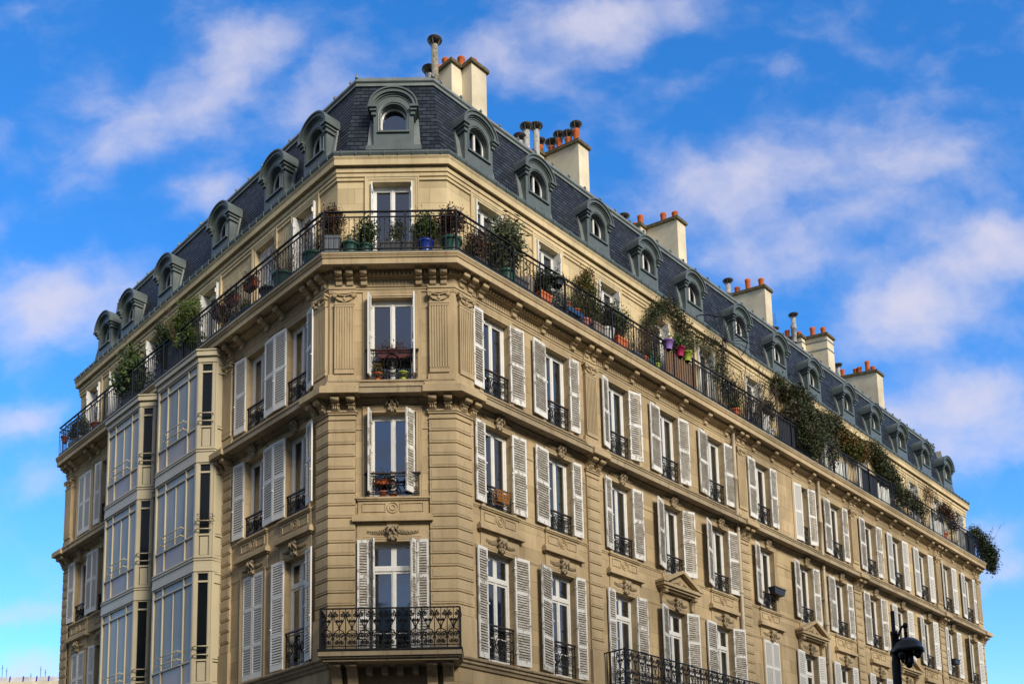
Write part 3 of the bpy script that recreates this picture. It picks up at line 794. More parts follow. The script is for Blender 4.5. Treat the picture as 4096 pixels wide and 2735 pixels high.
# ------------------------------------------------------------------ dormers
def dormer_meshes():
    mb=MB(); yf=.34
    # window opening contour: bottom z 21.68, spring 22.08, top 22.46
    hw,zs,zt,zb=.35,22.11,22.47,21.67
    n=14
    inner=[(-hw,zb)]+[(-hw,zs)]+[(-hw*cos(pi*k/n),zs+(zt-zs)*sin(pi*k/n)) for k in range(1,n)]+[(hw,zs),(hw,zb)]
    H=.52; Zs=22.34; Zt=22.84; Zb=21.22
    outer=[(-H,Zb)]+[(-H,Zs)]+[(-H*cos(pi*k/n),Zs+(Zt-Zs)*sin(pi*k/n)) for k in range(1,n)]+[(H,Zs),(H,Zb)]
    m=len(inner)
    vi=[(x,yf,z) for x,z in inner]; vo=[(x,yf,z) for x,z in outer]; vb=[(x,yf+.26,z) for x,z in inner]
    mb.add(vi+vo+vb,[(i,i+1,m+i+1,m+i) for i in range(m-1)]+[(m-1,0,m,2*m-1)]+[(i+1,i,2*m+i,2*m+i+1) for i in range(m-1)]+[(0,m-1,3*m-1,2*m)])
    # raised bead round the opening + sill
    mb.tube([(x*1.13,yf-.008,z if z<zs else zs+(z-zs)*1.12) for x,z in inner],.015,5)
    mb.box(-hw-.07,hw+.07,yf-.05,yf,zb-.05,zb)
    # cheeks (side walls back into the roof)
    for sg in (-1,1):
        mb.add([(sg*H,yf,Zb),(sg*H,yf,Zs+.02),(sg*H,.93,Zs+.02),(sg*H,.60,Zb)],[(0,1,2,3)])
        # flashing strip lying on the slates beside the cheek
        mb.cm=1
        pl=[(.46,21.20),(.50,21.45),(.61,22.0),(.70,22.42)]
        for a in range(3):
            (y0,z0),(y1,z1)=pl[a],pl[a+1]; w0,w1=.20-.035*a,.20-.035*(a+1)
            o0,o1=-.05,-.05
            mb.add([(sg*H,y0+o0,z0),(sg*(H+w0),y0+o0,z0),(sg*(H+w1),y1+o1,z1),(sg*H,y1+o1,z1)],[(0,1,2,3)])
            mb.add([(sg*(H+w0),y0+o0,z0),(sg*(H+w0),y0+.05,z0),(sg*(H+w1),y1+.05,z1),(sg*(H+w1),y1+o1,z1)],[(0,1,2,3)])
        mb.cm=0
    # arched hood: stepped bands from front to the roof
    def arch(rx,rz,zc,y0,y1,rx2,rz2):
        A=[(-rx*cos(pi*k/18),zc+rz*sin(pi*k/18)) for k in range(19)]; Bq=[(-rx2*cos(pi*k/18),zc+rz2*sin(pi*k/18)) for k in range(19)]
        q=len(A); v=[(x,y0,z) for x,z in A]+[(x,y0,z) for x,z in Bq]+[(x,y1,z) for x,z in A]+[(x,y1,z) for x,z in Bq]
        f=[]
        for i in range(q-1): f+=[(i,i+1,q+i+1,q+i),(2*q+i+1,2*q+i,i,i+1),(q+i,q+i+1,3*q+i+1,3*q+i)]
        f+=[(0,q,3*q,2*q),(q-1,2*q-1,4*q-1,3*q-1)]
        mb.add(v,f,False)
    arch(.645,.545,22.34,yf-.13,1.0,.605,.505)
    arch(.607,.507,22.34,yf-.095,.9,.52,.42)
    arch(.522,.422,22.34,yf-.045,.8,.485,.385)
    arch(.465,.365,22.34,yf-.018,yf+.01,.44,.34)
    # entablature blocks at the feet of the hood
    for sg in (-1,1):
        for a,b,z0,z1,t in ((.43,.66,22.285,22.345,.14),(.44,.61,22.215,22.285,.095),(.45,.57,22.12,22.215,.05)):
            x0,x1=sorted((sg*a,sg*b)); mb.box(x0,x1,yf-t,.78,z0,z1)
    mb.box(-.72,.72,.30,.50,21.12,21.25)
    me=mb.mesh('dormer',[M_zinc,M_zincl])
    fr=MB(); y=yf+.185
    vi=[(x*.99,y,z) for x,z in inner]; vo=[(x*.87,y,zb+.035+(z-zb)*.93-.01) for x,z in inner]
    m=len(vi); vd=[(a,y+.05,c) for a,b,c in vo]
    fr.add(vi+vo+vd,[(i,i+1,m+i+1,m+i) for i in range(m-1)]+[(m-1,0,m,2*m-1)]+[(m+i,m+i+1,2*m+i+1,2*m+i) for i in range(m-1)])
    fme=fr.mesh('window_frame',M_frame)
    fr2=MB(); fr2.add([tuple(v) for v in fr.v],fr.f); fr2.box(-.03,.03,y-.012,y+.03,zb+.05,zt-.07)
    fme2=fr2.mesh('window_frame',M_frame)
    pn=MB(); pn.add([(x*.86,y+.03,zb+.03+(z-zb)*.94) for x,z in inner],[tuple(range(m))[::-1]]); pme=pn.mesh('pane',M_gatt)
    bk=MB(); bk.add([(x*1.0,y+.10,z) for x,z in inner],[tuple(range(m))]); 
    return me,fme,fme2,pme
dme,dfr,dfr2,dpn=dormer_meshes(); dpf=dpn.copy(); dpf.materials[0]=M_glass
DR=RW; DL=L5
for side,lst in (('F',[0.02]),('R',DR),('L',DL)):
    for s in lst:
        M=mat_side(side,s,(-.14+EF) if side=='F' else -.14,-.07)
        o=link('dormer',dme,B,M); link('window_frame',dfr if side=='F' else dfr2,o,M); link('pane',dpf if side=='F' else dpn,o,M)
# dark attic rooms behind the dormers
# ------------------------------------------------------------------ chimneys
def pot(parent,x,y,z,h=.42,r=.11,mat=M_terra,cowl=False,name='chimney_pot'):
    mb=MB(); mb.lathe([(r*.92,z),(r*.98,z+h*.8),(r*1.12,z+h*.86),(r*1.12,z+h),(r*.8,z+h),(r*.78,z+.05)],12,(x,y))
    mats=[mat,M_cowl]
    if cowl:
        mb.cm=1; t=z+h+.17
        mb.lathe([(.0,t+.01),(.20,t+.045),(.205,t+.03),(.05,t-.03),(0,t-.03)],18,(x,y))
        for k in range(4):
            a=k*pi/2+.4; mb.tube([(x+r*.9*cos(a),y+r*.9*sin(a),z+h-.05),(x+.2*cos(a),y+.2*sin(a),t+.05)],.012,4)
    return link(name,mb.mesh(name,mats),parent,WM[parent.name])
def chimney(s,w,d0,d1,ztop,jog=None,pots=(),pipes=(),bands=False,slope=.2):
    """local frame on the right facade: x=s , y=-d"""
    mb=MB(); zb=23.2
    blocks=[(s,s+w,-d0,-d1)]
    if jog: blocks.append((s-jog[0],s+w-jog[0]*.4,-d1,-jog[1]))
    for x0,x1,y0,y1 in blocks:
        z1=ztop
        sl=lambda y:slope*(y-1.7)
        def bx(x0,x1,y0,y1,za,zc):
            n=len(mb.v); mb.box(x0,x1,y0,y1,za,zc)
            for q in range(n,n+8):
                X_,Y_,Z_=mb.v[q]
                if Z_>24: mb.v[q]=(X_,Y_,Z_+sl(Y_))
        mb.cm=0; bx(x0,x1,y0,y1-.004,zb,z1-.14); mb.cm=1
        bx(x0-.07,x1+.07,y0-.07,y1+.07 if (not jog or y1!=-d1) else y1-.0,z1-.14,z1-.05); bx(x0-.04,x1+.04,y0-.04,y1+.03 if (not jog or y1!=-d1) else y1-.01,z1-.05,z1)
    if bands:
        mb.cm=2
        for zz in (ztop-.35,ztop-.75):
            for x0,x1,y0,y1 in blocks: bx(x0-.012,x1+.012,y0-.012,y1+.01,zz-.03,zz+.03)
    o=part('chimney',mb,[M_render,M_cap,M_zincl],'R')
    for x,y,h,c in pots: pot(o,x,y,ztop-.02+slope*(y-1.7),h,.105,M_terra,c)
    for x,y,z0,h,mt in pipes:
        m2=MB(); m2.lathe([(.10,z0),(.10,z0+h*.55),(.125,z0+h*.56),(.125,z0+h*.60),(.10,z0+h*.61),(.10,z0+h),(.08,z0+h),(.08,z0+h-.1)],12,(x,y)); m2.cm=1; t=z0+h+.14
        m2.lathe([(.0,t+.01),(.215,t+.045),(.22,t+.03),(.05,t-.03),(0,t-.03)],18,(x,y))
        for k in range(4):
            a=k*pi/2+.4; m2.tube([(x+.09*cos(a),y+.09*sin(a),z0+h-.04),(x+.18*cos(a),y+.18*sin(a),t+.05)],.012,4)
        link('vent_pipe',m2.mesh('vent_pipe',[mt,M_cowl]),o,WM[o.name])
    return o
chimney(2.45,.60,-1.72,-2.12,26.0,(.42,-3.3),[(2.75,1.95,.26,0),(2.45,2.15,.28,0),(2.2,2.55,.34,0),(2.25,2.95,.40,0),(2.3,3.2,.2,0)],[(1.64,2.4,23.9,2.43,M_pipeold),(1.86,2.9,23.8,2.05,M_pipe)],slope=0)
chimney(7.2,.50,-1.72,-3.15,26.1,(.38,-3.8),[(7.45,2.0,.56,1),(7.4,2.3,.33,1),(7.35,2.65,.40,1),(7.35,3.0,.26,1),(7.3,3.45,.44,1)],[(6.17,2.6,23.8,2.5,M_pipe),(5.73,2.62,23.8,2.25,M_pipe),(5.54,2.75,23.7,1.95,M_pipe)])
chimney(12.6,.50,-1.70,-3.05,26.08,(.35,-3.7),[(12.85,1.95,.33,0),(12.85,2.45,.44,0),(12.6,3.3,.5,0),(12.5,3.5,.2,0),(12.75,3.5,.2,0)],[(12.2,3.75,25.3,1.45,M_pipe)])
chimney(18.6,.49,-1.72,-3.6,26.08,None,[(18.85,2.0,.42,0),(18.85,2.6,.56,0),(18.85,3.1,.34,0)],[(18.75,3.45,26.0,.95,M_pipe)])
chimney(23.7,.60,-1.71,-2.7,26.1,(.35,-3.55),[(24.0,2.0,.40,0),(24.0,2.5,.52,0),(23.6,2.95,.24,0),(23.6,3.2,.62,0),(23.6,3.5,.45,0)],[(23.3,3.0,26.0,1.15,M_pipe),(23.0,3.8,25.6,1.1,M_pipe)],bands=True)
chimney(28.5,.62,-1.70,-4.0,26.2,None,[(28.8,2.0,.30,0),(28.8,2.25,.62,0),(28.8,2.65,.4,0),(28.8,2.85,.36,0),(28.8,3.5,.45,0),(28.8,3.8,.6,0),(28.8,4.0,.3,0)],[(28.7,3.65,26.1,1.0,M_pipe)])

mb=MB(); mb.tube([(20.6,2.6,24),(20.6,2.6,25.9)],.02,5); mb.tube([(20.2,2.4,25.75),(21.2,2.9,25.85)],.012,4)
for k in range(8): x_=20.25+k*.12; mb.tube([(x_,2.2+k*.06,25.75+.012*k),(x_,2.7+k*.06,25.75+.012*k)],.008,4)
part('aerial',mb,M_cowl,'R')
# ------------------------------------------------------------------ drainpipes
for s in (12.55,18.32):
    mb=MB(); y=-.12
    mb.lathe([(.075,17.33),(.10,17.30),(.10,17.2),(.062,17.16),(.062,15.62),(.085,15.61),(.085,15.5),(.062,15.49),(.062,14.5)],10,(s,y))
    mb.lathe([(.06,14.52),(.06,13.7)],10,(s,y))
    for a,b in ((13.75,11.6),(11.6,9.1),(9.1,6.5),(6.5,.0)): mb.lathe([(.06,a),(.06,b+.1),(.085,b+.1),(.085,b),(.06,b-.02)],10,(s,y))
    for zz in (16.2,12.6,10.2,8.0): mb.box(s-.08,s+.08,y-.02,0,zz-.02,zz+.02)
    part('drainpipe',mb,M_drain,'R')

# ------------------------------------------------------------------ bay windows on the left side
def bay(s0, s1):
    """s0: near edge at the wall, s1: far edge at the wall"""
    a,b=s0+.36,s1-.36; D=.66; D0=.34
    plan=lambda e: [(-s1-e*.0,0),(-s1-e,-D0-e*.4),(-b-e*.4,-D-e),(-a+e*.4,-D-e),(-s0+e,-D0-e*.4),(-s0+e*.0,0)]
    mb=MB(); floors=[(14.25,17.2),(11.13,14.25),(7.62,11.13),(4.2,7.62)]
    o=None; PN=[]
    mb.prismz(plan(-.16),1.0,17.0)
    # corner posts and bands for each storey
    def face_frames(p,q,cols,z0,z1,kind):
        """p,q: plan corner points left->right seen from the street ; cols: mullion fractions"""
        P=Vector((*p,0)); Q=Vector((*q,0)); L=(Q-P).length; t=(Q-P)/L; nrm=Vector((t.y,-t.x,0))
        def bx(MBx,u0,u1,za,zb,o0,o1):
            v=[]
            for z in (za,zb):
                for u,oo in ((u0,o1),(u1,o1),(u1,o0),(u0,o0)): w_=P+t*u+nrm*oo; v.append((w_.x,w_.y,z))
            MBx.add(v,[(0,3,2,1),(4,5,6,7),(0,1,5,4),(1,2,6,5),(2,3,7,6),(3,0,4,7)])
        zh,zg,zs,zt=z1-.36,z1-.62,z0+.70,z0+.12
        bx(mb,0,.075,z0+.06,zh+.02,-.06,.02); bx(mb,L-.075,L,z0+.06,zh+.02,-.06,.02)
        bx(mb,.07,L-.07,zh-.03,zh+.02,-.05,.012); bx(mb,.07,L-.07,zg-.025,zg+.025,-.05,.008); bx(mb,.07,L-.07,zs-.02,zs+.03,-.05,.012); bx(mb,.07,L-.07,z0+.06,z0+.12,-.05,.012)
        xs=[.075]+[c*L for c in cols]+[L-.075]
        for c in cols: bx(mb,c*L-.022,c*L+.022,z0+.08,zh,-.05,.010)
        if kind=='front':
            for u0,u1 in ((.07,cols[0]*L),(cols[0]*L,cols[1]*L),(cols[1]*L,L-.07)):
                g_=MB(); bx(g_,u0,u1,zs+.02,zh-.02,-.06,-.03); PN.append(('pane',g_,M_frost)); g_=MB(); bx(g_,u0,u1,z0+.10,zs-.01,-.06,-.025); PN.append(('spandrel_panel',g_,M_mauve))
            m=(cols[0]+cols[1])/2; bx(mb,m*L-.014,m*L+.014,zs,zg,-.05,-.004)
        elif kind=='side':
            mid0,mid1=L*.22,L*.80
            bx(mb,.075,mid0,z0+.08,zh,-.055,.004); bx(mb,mid1,L-.075,z0+.08,zh,-.055,.004)
            g_=MB(); bx(g_,mid0,mid1,zs+.02,zh-.02,-.06,-.03); PN.append(('pane',g_,M_gdk)); bx(mb,mid0+.03,mid1-.03,z0+.14,zs-.05,-.055,-.012)
        else:
            bx(mb,.06,L-.0,zs+.06,zg-.05,-.055,-.012); bx(mb,.06,L,z0+.14,zs-.05,-.055,-.012); bx(mb,.06,L,zg+.03,zh-.03,-.055,-.012)
    for z0,z1 in floors:
        pl=plan(0)
        face_frames(pl[2],pl[3],[.245,.755],z0,z1,'front')
        face_frames(pl[3],pl[4],[],z0,z1,'side'); face_frames(pl[1],pl[2],[],z0,z1,'side')
        face_frames(pl[4],pl[5],[],z0,z1,'flank'); face_frames(pl[0],pl[1],[],z0,z1,'flank')
        # bands: base ledge, plain band, ledge, head band
        mb.prismz(plan(.035),z1-.33,z1-.20)
        mb.prismz(plan(.025),z1-.20,z1-.02); mb.prismz(plan(.05),z1-.035,z1-.0); mb.prismz(plan(.012),z0,z0+.06)
        mb.prismz(plan(.042),z1-.345,z1-.325); mb.prismz(plan(.042),z0+.045,z0+.07)
    mb.prismz(plan(.10),17.02,17.16); mb.prismz(plan(.13),17.16,17.205)
    mb.cm=1; P=plan(.14); n=len(P)
    mb.add([(x,y,17.207) for x,y in P]+[(-s1+.3,0,17.6),(-s0-.3,0,17.6)],[(0,1,2,3,4,5),(1,2,3,4,7,6)])
    o=part('bay_window',mb,[M_cream,M_slate],'L')
    W_=WM[o.name]
    for nm_,g_,m_ in PN: link(nm_,g_.mesh(nm_,m_),o,W_)
    pl=plan(0)
    for z0,z1 in floors[:3]:
        zs=z0+.70
        for p,q,f0,f1 in ((pl[2],pl[3],.26,.74),(pl[3],pl[4],.08,.92)):
            P=Vector((*p,0)); Q=Vector((*q,0)); t=(Q-P).normalized(); nr=Vector((t.y,-t.x,0)); L=(Q-P).length
            m=MB()
            for zz in (zs+.13,zs+.36):
                A=P+t*L*f0+nr*.11; C=P+t*L*f1+nr*.11
                m.tube([(A.x,A.y,zz),(C.x,C.y,zz)],.016,6)
                for E_ in (A,C): m.tube([(E_.x,E_.y,zz),(E_.x-nr.x*.11,E_.y-nr.y*.11,zz)],.016,5); m.ball((E_.x,E_.y,zz),.028,.028,.028,None,6,4)
            link('guard_rail',m.mesh('guard_rail',M_cream),o,W_)
    return o
def gdk():
    m,nt,p=newmat('deep tinted glass'); p.inputs['Base Color'].default_value=(.006,.008,.010,1); p.inputs['Roughness'].default_value=.06; p.inputs['Specular IOR Level'].default_value=.35
    return m
M_gdk=gdk()
bay(4.92,7.98); bay(8.42,11.32)
# metal rack clipped to the near bay
mb=MB()
for z in (0,.13):
    for q in (((0,0),(.42,0)),((.42,0),(.42,-.2)),((.42,-.2),(0,-.2)),((0,-.2),(0,0))): mb.tube([(q[0][0],q[0][1],z),(q[1][0],q[1][1],z)],.007,4)
for k in range(5): mb.tube([(.42*k/4,0,0),(.42*k/4,-.2,0)],.005,4); mb.tube([(.42*k/4,-.2,0),(.42*k/4,-.2,.13)],.005,4)
o=link('plant_rack',mb.mesh('plant_rack',M_iron),None,mat_side('L',5.12,.64,12.18,radians(45)))
thing(o,'small black wire rack hooked on the guard rail of the nearer cream bay window','rack')

# ------------------------------------------------------------------ long balcony railing
def railing_run(side,s0,s1,post0=True,post1=True):
    sg=-1 if side=='L' else 1; y=-.40-(.06 if side=='F' else 0); mb=MB()
    x0,x1=sorted((sg*s0,sg*s1))
    mb.box(x0,x1,y-.025,y+.025,18.655,18.685); mb.box(x0,x1,y-.014,y+.014,18.515,18.54); mb.box(x0,x1,y-.014,y+.014,17.665,17.69)
    L=s1-s0; n=max(1,round(L/.127))
    for i in range(n+1):
        s=sg*(s0+L*i/n)
        if i%16==0: mb.box(s-.022,s+.022,y-.022,y+.022,17.56,18.655)
        elif i%8==0: mb.box(s-.014,s+.014,y-.013,y+.013,17.60,18.655)
        else:
            mb.box(s-.007,s+.007,y-.007,y+.007,17.67,18.52); mb.box(s-.014,s+.014,y-.014,y+.014,18.44,18.465)
    return part('railing',mb,M_iron,side)
e=.40; hwr=foot(e,.06)[2][0]; sr=(hwr-W/2)*C45-(e+.06)*C45
railing_run('F',-hwr,hwr); railing_run('R',sr,LR-.03); railing_run('L',sr,LL-.03)
for side,L_ in (('R',LR-.03),('L',LL-.03)):
    mb=MB(); sg=-1 if side=='L' else 1; x=sg*L_
    mb.box(x-.02,x+.02,-.375,.2,18.655,18.685); mb.box(x-.012,x+.012,-.386,.2,18.515,18.54); mb.box(x-.012,x+.012,-.386,.2,17.665,17.69)
    for k in range(1,5): mb.box(x-.0085,x+.0085,-.40+.125*k-.008,-.40+.125*k+.008,17.58,18.655)
    part('railing',mb,M_iron,side)

# ------------------------------------------------------------------ ornate lower balconies
def ornate_unit(mb,x,w,z0,z1,y,axis='x'):
    """heart and scroll panel centred on x, width w"""
    P=(lambda u,v:(u,y,v)) if axis=='x' else (lambda u,v:(y,u,v))
    h=z1-z0; r=.0125
    def T(pts,rr=r): mb.tube([P(a,b) for a,b in pts],rr,4,cap=False)
    T([(x,z0),(x,z1)],.009)
    zm=z0+h*.46
    for sg in (-1,1):
        T([(x+sg*.0,zm-.02),(x+sg*w*.10,zm+h*.10),(x+sg*w*.34,zm+h*.24),(x+sg*w*.44,zm+h*.36),(x+sg*w*.38,zm+h*.46),(x+sg*w*.25,zm+h*.49)])
        sp=lambda cx,cz,ra,a0,dr:[(cx+(ra*(1-t/14*.85))*cos(a0+dr*t/14*1.55*2*pi),cz+(ra*(1-t/14*.85))*sin(a0+dr*t/14*1.55*2*pi)) for t in range(15)]
        T(sp(x+sg*w*.24,zm+h*.385,w*.20,pi/2,-sg)); T(sp(x+sg*w*.13,zm+h*.22,w*.12,pi/2,-sg))
        T(sp(x+sg*w*.25,z0+h*.30,w*.22,-pi/2,-sg)); T(sp(x+sg*w*.22,z0+h*.10,w*.17,pi/2,sg))
        T([(x,zm),(x+sg*w*.3,z0+h*.40),(x+sg*w*.47,z0+h*.30),(x+sg*w*.42,z0+h*.17)])
        mb.ball(P(x+sg*w*.24,zm+h*.385),.016,.016,.016,None,5,4); mb.ball(P(x+sg*w*.25,z0+h*.30),.016,.016,.016,None,5,4)
def lower_balcony(side,x0,x1,units,zt=8.46,slab_top=7.49):
    mb=MB()
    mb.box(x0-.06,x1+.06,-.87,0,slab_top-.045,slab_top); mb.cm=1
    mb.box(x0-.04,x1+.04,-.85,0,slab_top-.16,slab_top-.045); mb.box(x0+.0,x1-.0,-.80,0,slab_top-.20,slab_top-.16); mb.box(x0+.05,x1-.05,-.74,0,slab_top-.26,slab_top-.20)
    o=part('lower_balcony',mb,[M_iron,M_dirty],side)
    m=MB(); y=-.81; z0=slab_top+.07
    m.box(x0,x1,y-.022,y+.022,zt-.028,zt)
    for zz in (z0,): m.box(x0,x1,y-.01,y+.01,zz-.01,zz+.01)
    w=(x1-x0)/units
    for i in range(units+1):
        x=x0+i*w; t=.018 if i%4==0 else .010; t=.02 if i in (0,units) else t
        m.box(x-t,x+t,y-t,y+t,slab_top,zt-.02)
        if i<units: ornate_unit(m,x+w/2,w,z0,zt-.03,y)
    for sx in (x0,x1):
        m.box(sx-.022,sx+.022,y+.022,0,zt-.028,zt-.001); m.box(sx-.01,sx+.01,y+.01,0,z0-.01,z0+.009)
        ornate_unit(m,y+.17,.30,z0,zt-.03,sx,'y'); 
        for k in (.36,.50,.62,.74): m.box(sx-.01,sx+.01,y+k-.01,y+k+.01,slab_top,zt-.02)
    link('railing',m.mesh('railing',M_iron),o,WM[o.name])
    return o
lb=lower_balcony('F',-1.60,1.60,11)
me_big=bracket(.24,.62,.62,7.28,-.0).mesh('bracket',M_dirty)
for x in (-1.30,-.93,.93,1.30): link('bracket',me_big,lb,mat_side('F',x))
for k in range(-2,2):
    mb=MB(); mb.box((k+.5)*.36-.07,(k+.5)*.36+.07,-.35,0,7.02,7.24); link('dentil',mb.mesh('dentil',M_dirty),lb,WM[lb.name])
lb2=lower_balcony('R',5.35,13.35,27,zt=8.43,slab_top=7.46)
for s in (5.5,8.2,9.8,12.4,13.2): link('bracket',me_big,lb2,mat_side('R',s))

# ------------------------------------------------------------------ foliage helpers
def leaves(mb,c,rad,n,size,rng,clump=10,droop=0.0,long=1.6,shell=.35,zsq=0):
    c=Vector(c)
    nc=max(1,int(n*(2.4 if n>150 else 3.0))//clump)
    for _ in range(nc):
        while True:
            u=Vector((rng.uniform(-1,1),rng.uniform(-1,1),rng.uniform(-1,1)))
            if shell<u.length<1.0: break
        u=u*(.8+.28*rng.random())
        p=c+Vector((u.x*rad[0],u.y*rad[1],u.z*rad[2]))
        cr=size*rng.uniform(1.2,2.6)
        for k in range(clump):
            q=p+Vector((rng.gauss(0,cr),rng.gauss(0,cr),rng.gauss(0,cr)-droop*rng.random()))
            d=Vector((rng.gauss(0,1),rng.gauss(0,1),rng.gauss(.15,.8)-droop*6)); d.normalize()
            a=d.cross(Vector((rng.gauss(0,1),rng.gauss(0,1),rng.gauss(0,1))))
            if a.length<.01: continue
            a.normalize(); s=size*rng.uniform(.65,1.5)
            mb.add([q-a*s*.02,q+d*s*long*.5+a*s*.32,q+d*s*long,q+d*s*long*.5-a*s*.32],[(0,1,2,3)])
def twigs(mb,base,h,spread,n,rng,r=.008,curl=.25,kids=2):
    for _ in range(n):
        a=rng.uniform(0,2*pi); p=Vector(base)+Vector((cos(a),sin(a),0))*spread*.25*rng.random()
        d=Vector((cos(a)*spread*rng.uniform(.2,1),sin(a)*spread*rng.uniform(.2,1),h*rng.uniform(.6,1.05)))
        pts=[]; m=6
        off=Vector((rng.gauss(0,1),rng.gauss(0,1),0))*curl*.12
        for k in range(m): t=k/(m-1); pts.append(p+d*t+off*sin(t*pi)*1.0+Vector((rng.gauss(0,.012),rng.gauss(0,.012),0)))
        mb.tube(pts,r,3,r*.4,cap=False)
        for q in range(kids):
            k=rng.randint(2,m-2); e=pts[k]+Vector((rng.gauss(0,.12),rng.gauss(0,.12),rng.uniform(.05,.22)))*max(h,.4)
            mb.tube([pts[k],(pts[k]+e)/2+Vector((rng.gauss(0,.02),rng.gauss(0,.02),0)),e],r*.6,3,r*.25,cap=False)
def round_pot(r,h,rim=.03):
    mb=MB(); mb.lathe([(r*.72,0),(r*.80,h*.3),(r*.95,h*.80),(r,h*.84),(r+rim,h*.86),(r+rim,h),(r*.9,h),(r*.88,h*.88),(0,h*.88)],16); return mb
def square_pot(wx,wy,h,taper=.85):
    mb=MB()
    v=[(-wx*taper,-wy*taper,0),(wx*taper,-wy*taper,0),(wx*taper,wy*taper,0),(-wx*taper,wy*taper,0),(-wx,-wy,h*.86),(wx,-wy,h*.86),(wx,wy,h*.86),(-wx,wy,h*.86)]
    mb.add(v,[(0,3,2,1),(4,5,6,7),(0,1,5,4),(1,2,6,5),(2,3,7,6),(3,0,4,7)]); e=.018
    mb.box(-wx-e,wx+e,-wy-e,wy+e,h*.86,h); return mb
FZ=17.63; DP=.09
def potted(name,label,cat,side,s,d,pot_mb,pot_mat,foliage=None,fmat=None,z=FZ,group=None,rz=0,stem=None):
    root=link(name,None,None,mat_side(side,s,d+(DP+(.06 if side=='F' else 0) if z>17 else 0),z-(.06 if z>17.7 else 0),rz)); thing(root,label,cat,group)
    link('pot',pot_mb.mesh('pot',pot_mat),root,WM[root.name])
    if foliage: link('foliage',foliage.mesh('foliage',fmat),root,WM[root.name])
    if stem: link('stem',stem.mesh('stem',M_twig),root,WM[root.name])
    return root
R_=random.Random(11)
GP='potted plants along the top balcony'
def plant(name,label,side,s,d,pot,pmat,kind,h,rad,fmat,n=500,size=.04,z=FZ,ph=None,cat='potted plant',**kw):
    """kind: bush / twig / both ; h = centre height above pot base"""
    f=MB(); st=MB(); top=ph
    if kind in ('bush','both'): leaves(f,(0,0,h),rad,n,size,R_,**kw); st.tube([(0,0,.2),(.02,0,h*.6),(0,.02,h)],.015,4,.008); twigs(st,(0,0,.2),h*1.05,rad[0]*.9,6,R_,.006)
    if kind in ('twig','both'): twigs(st,(0,0,.2),h,rad[0],max(10,n//14),R_,.0075,kids=4)
    return potted(name,label,cat,side,s,d,pot,pmat,f if kind!='twig' else None,fmat,z,GP,stem=st)
# corner front
plant('potted_shrub','rusty green shrub in a faceted grey planter at the left corner of the front balcony','F',-1.46,-.02,square_pot(.20,.18,.52,.9),P_grey,'bush',.98,(.26,.22,.42),L_brown,900,.04)
plant('potted_plant','low yellowish plant in a wide green bowl pot beside the faceted grey planter','F',-1.02,0,round_pot(.20,.36),P_green,'bush',.42,(.20,.16,.10),L_olive,160,.035)
plant('potted_laurel','small glossy laurel in a green pot just left of the front balcony window','F',-.63,0,round_pot(.155,.32),P_green,'bush',.70,(.20,.18,.24),L_green,420,.055)
plant('window_trough','long charcoal trough with a bushy plant in front of the front balcony window','F',.15,.02,square_pot(.40,.13,.34,.93),P_dgrey,'bush',.68,(.20,.16,.24),L_olive,420,.035)
plant('potted_shrub','light green bush in a cobalt blue pot on the front balcony','F',.86,0,round_pot(.20,.40,.015),P_blue,'bush',.82,(.27,.22,.30),L_green,700,.045)
plant('potted_shrub','dark red shrub in a large green tub at the right corner of the front balcony','F',1.50,-.04,round_pot(.25,.46),P_green,'bush',.98,(.33,.24,.28),L_red,900,.042)
# right side
f=MB(); leaves(f,(0,0,.75),(.36,.2,.42),700,.045,R_,droop=.10); st=MB(); twigs(st,(0,0,.1),1.15,.35,26,R_)
potted('dried_climber','drooping dried red-brown plant hanging over the rail just right of the balcony corner','potted plant','R',.75,.02,square_pot(.2,.15,.25),P_dgrey,f,L_brown,group=GP,stem=st)
f=MB(); leaves(f,(0,0,1.25),(.46,.26,.70),1100,.055,R_,long=3.2,shell=.1); st=MB(); twigs(st,(0,0,.2),1.75,.4,14,R_,.008)
potted('potted_olive','tall loose narrow-leaved shrub in a green pot before the first right-side window','potted plant','R',1.85,-.02,round_pot(.22,.48),P_green,f,L_olive,group=GP,stem=st)
plant('potted_plant','bare stems in a big taupe barrel pot between the first and second right-side windows','R',2.62,-.05,round_pot(.24,.58,.0),P_beige,'twig',1.15,(.25,.2,.3),None,110)
o=link('storage_box',square_pot(.26,.16,.34,.97).mesh('storage_box',P_dgrey),None,mat_side('R',2.18,.15,FZ)); thing(o,'low charcoal planter box wedged against the railing left of the taupe barrel pot','planter box')
f=MB(); leaves(f,(0,0,.75),(.22,.15,.38),420,.04,R_,long=3.5)
potted('potted_grass','upright dark grass in a square orange terracotta pot left of the silver bush','potted plant','R',3.22,.0,square_pot(.21,.16,.42),P_orange,f,L_dark,group=GP)
plant('potted_bush','silvery grey bush low behind the railing beneath the hanging black pot','R',3.80,.05,round_pot(.16,.25),P_black,'bush',.50,(.30,.17,.24),L_silver,620,.035)
f=MB(); leaves(f,(0,0,.25),(.28,.14,.12),220,.04,R_,droop=.1)
potted('hanging_planter','black and terracotta hanging bowl hooked on the rail above the silvery bush','hanging planter','R',3.62,.20,round_pot(.19,.18),P_black,f,L_dark,z=18.46,group=GP)
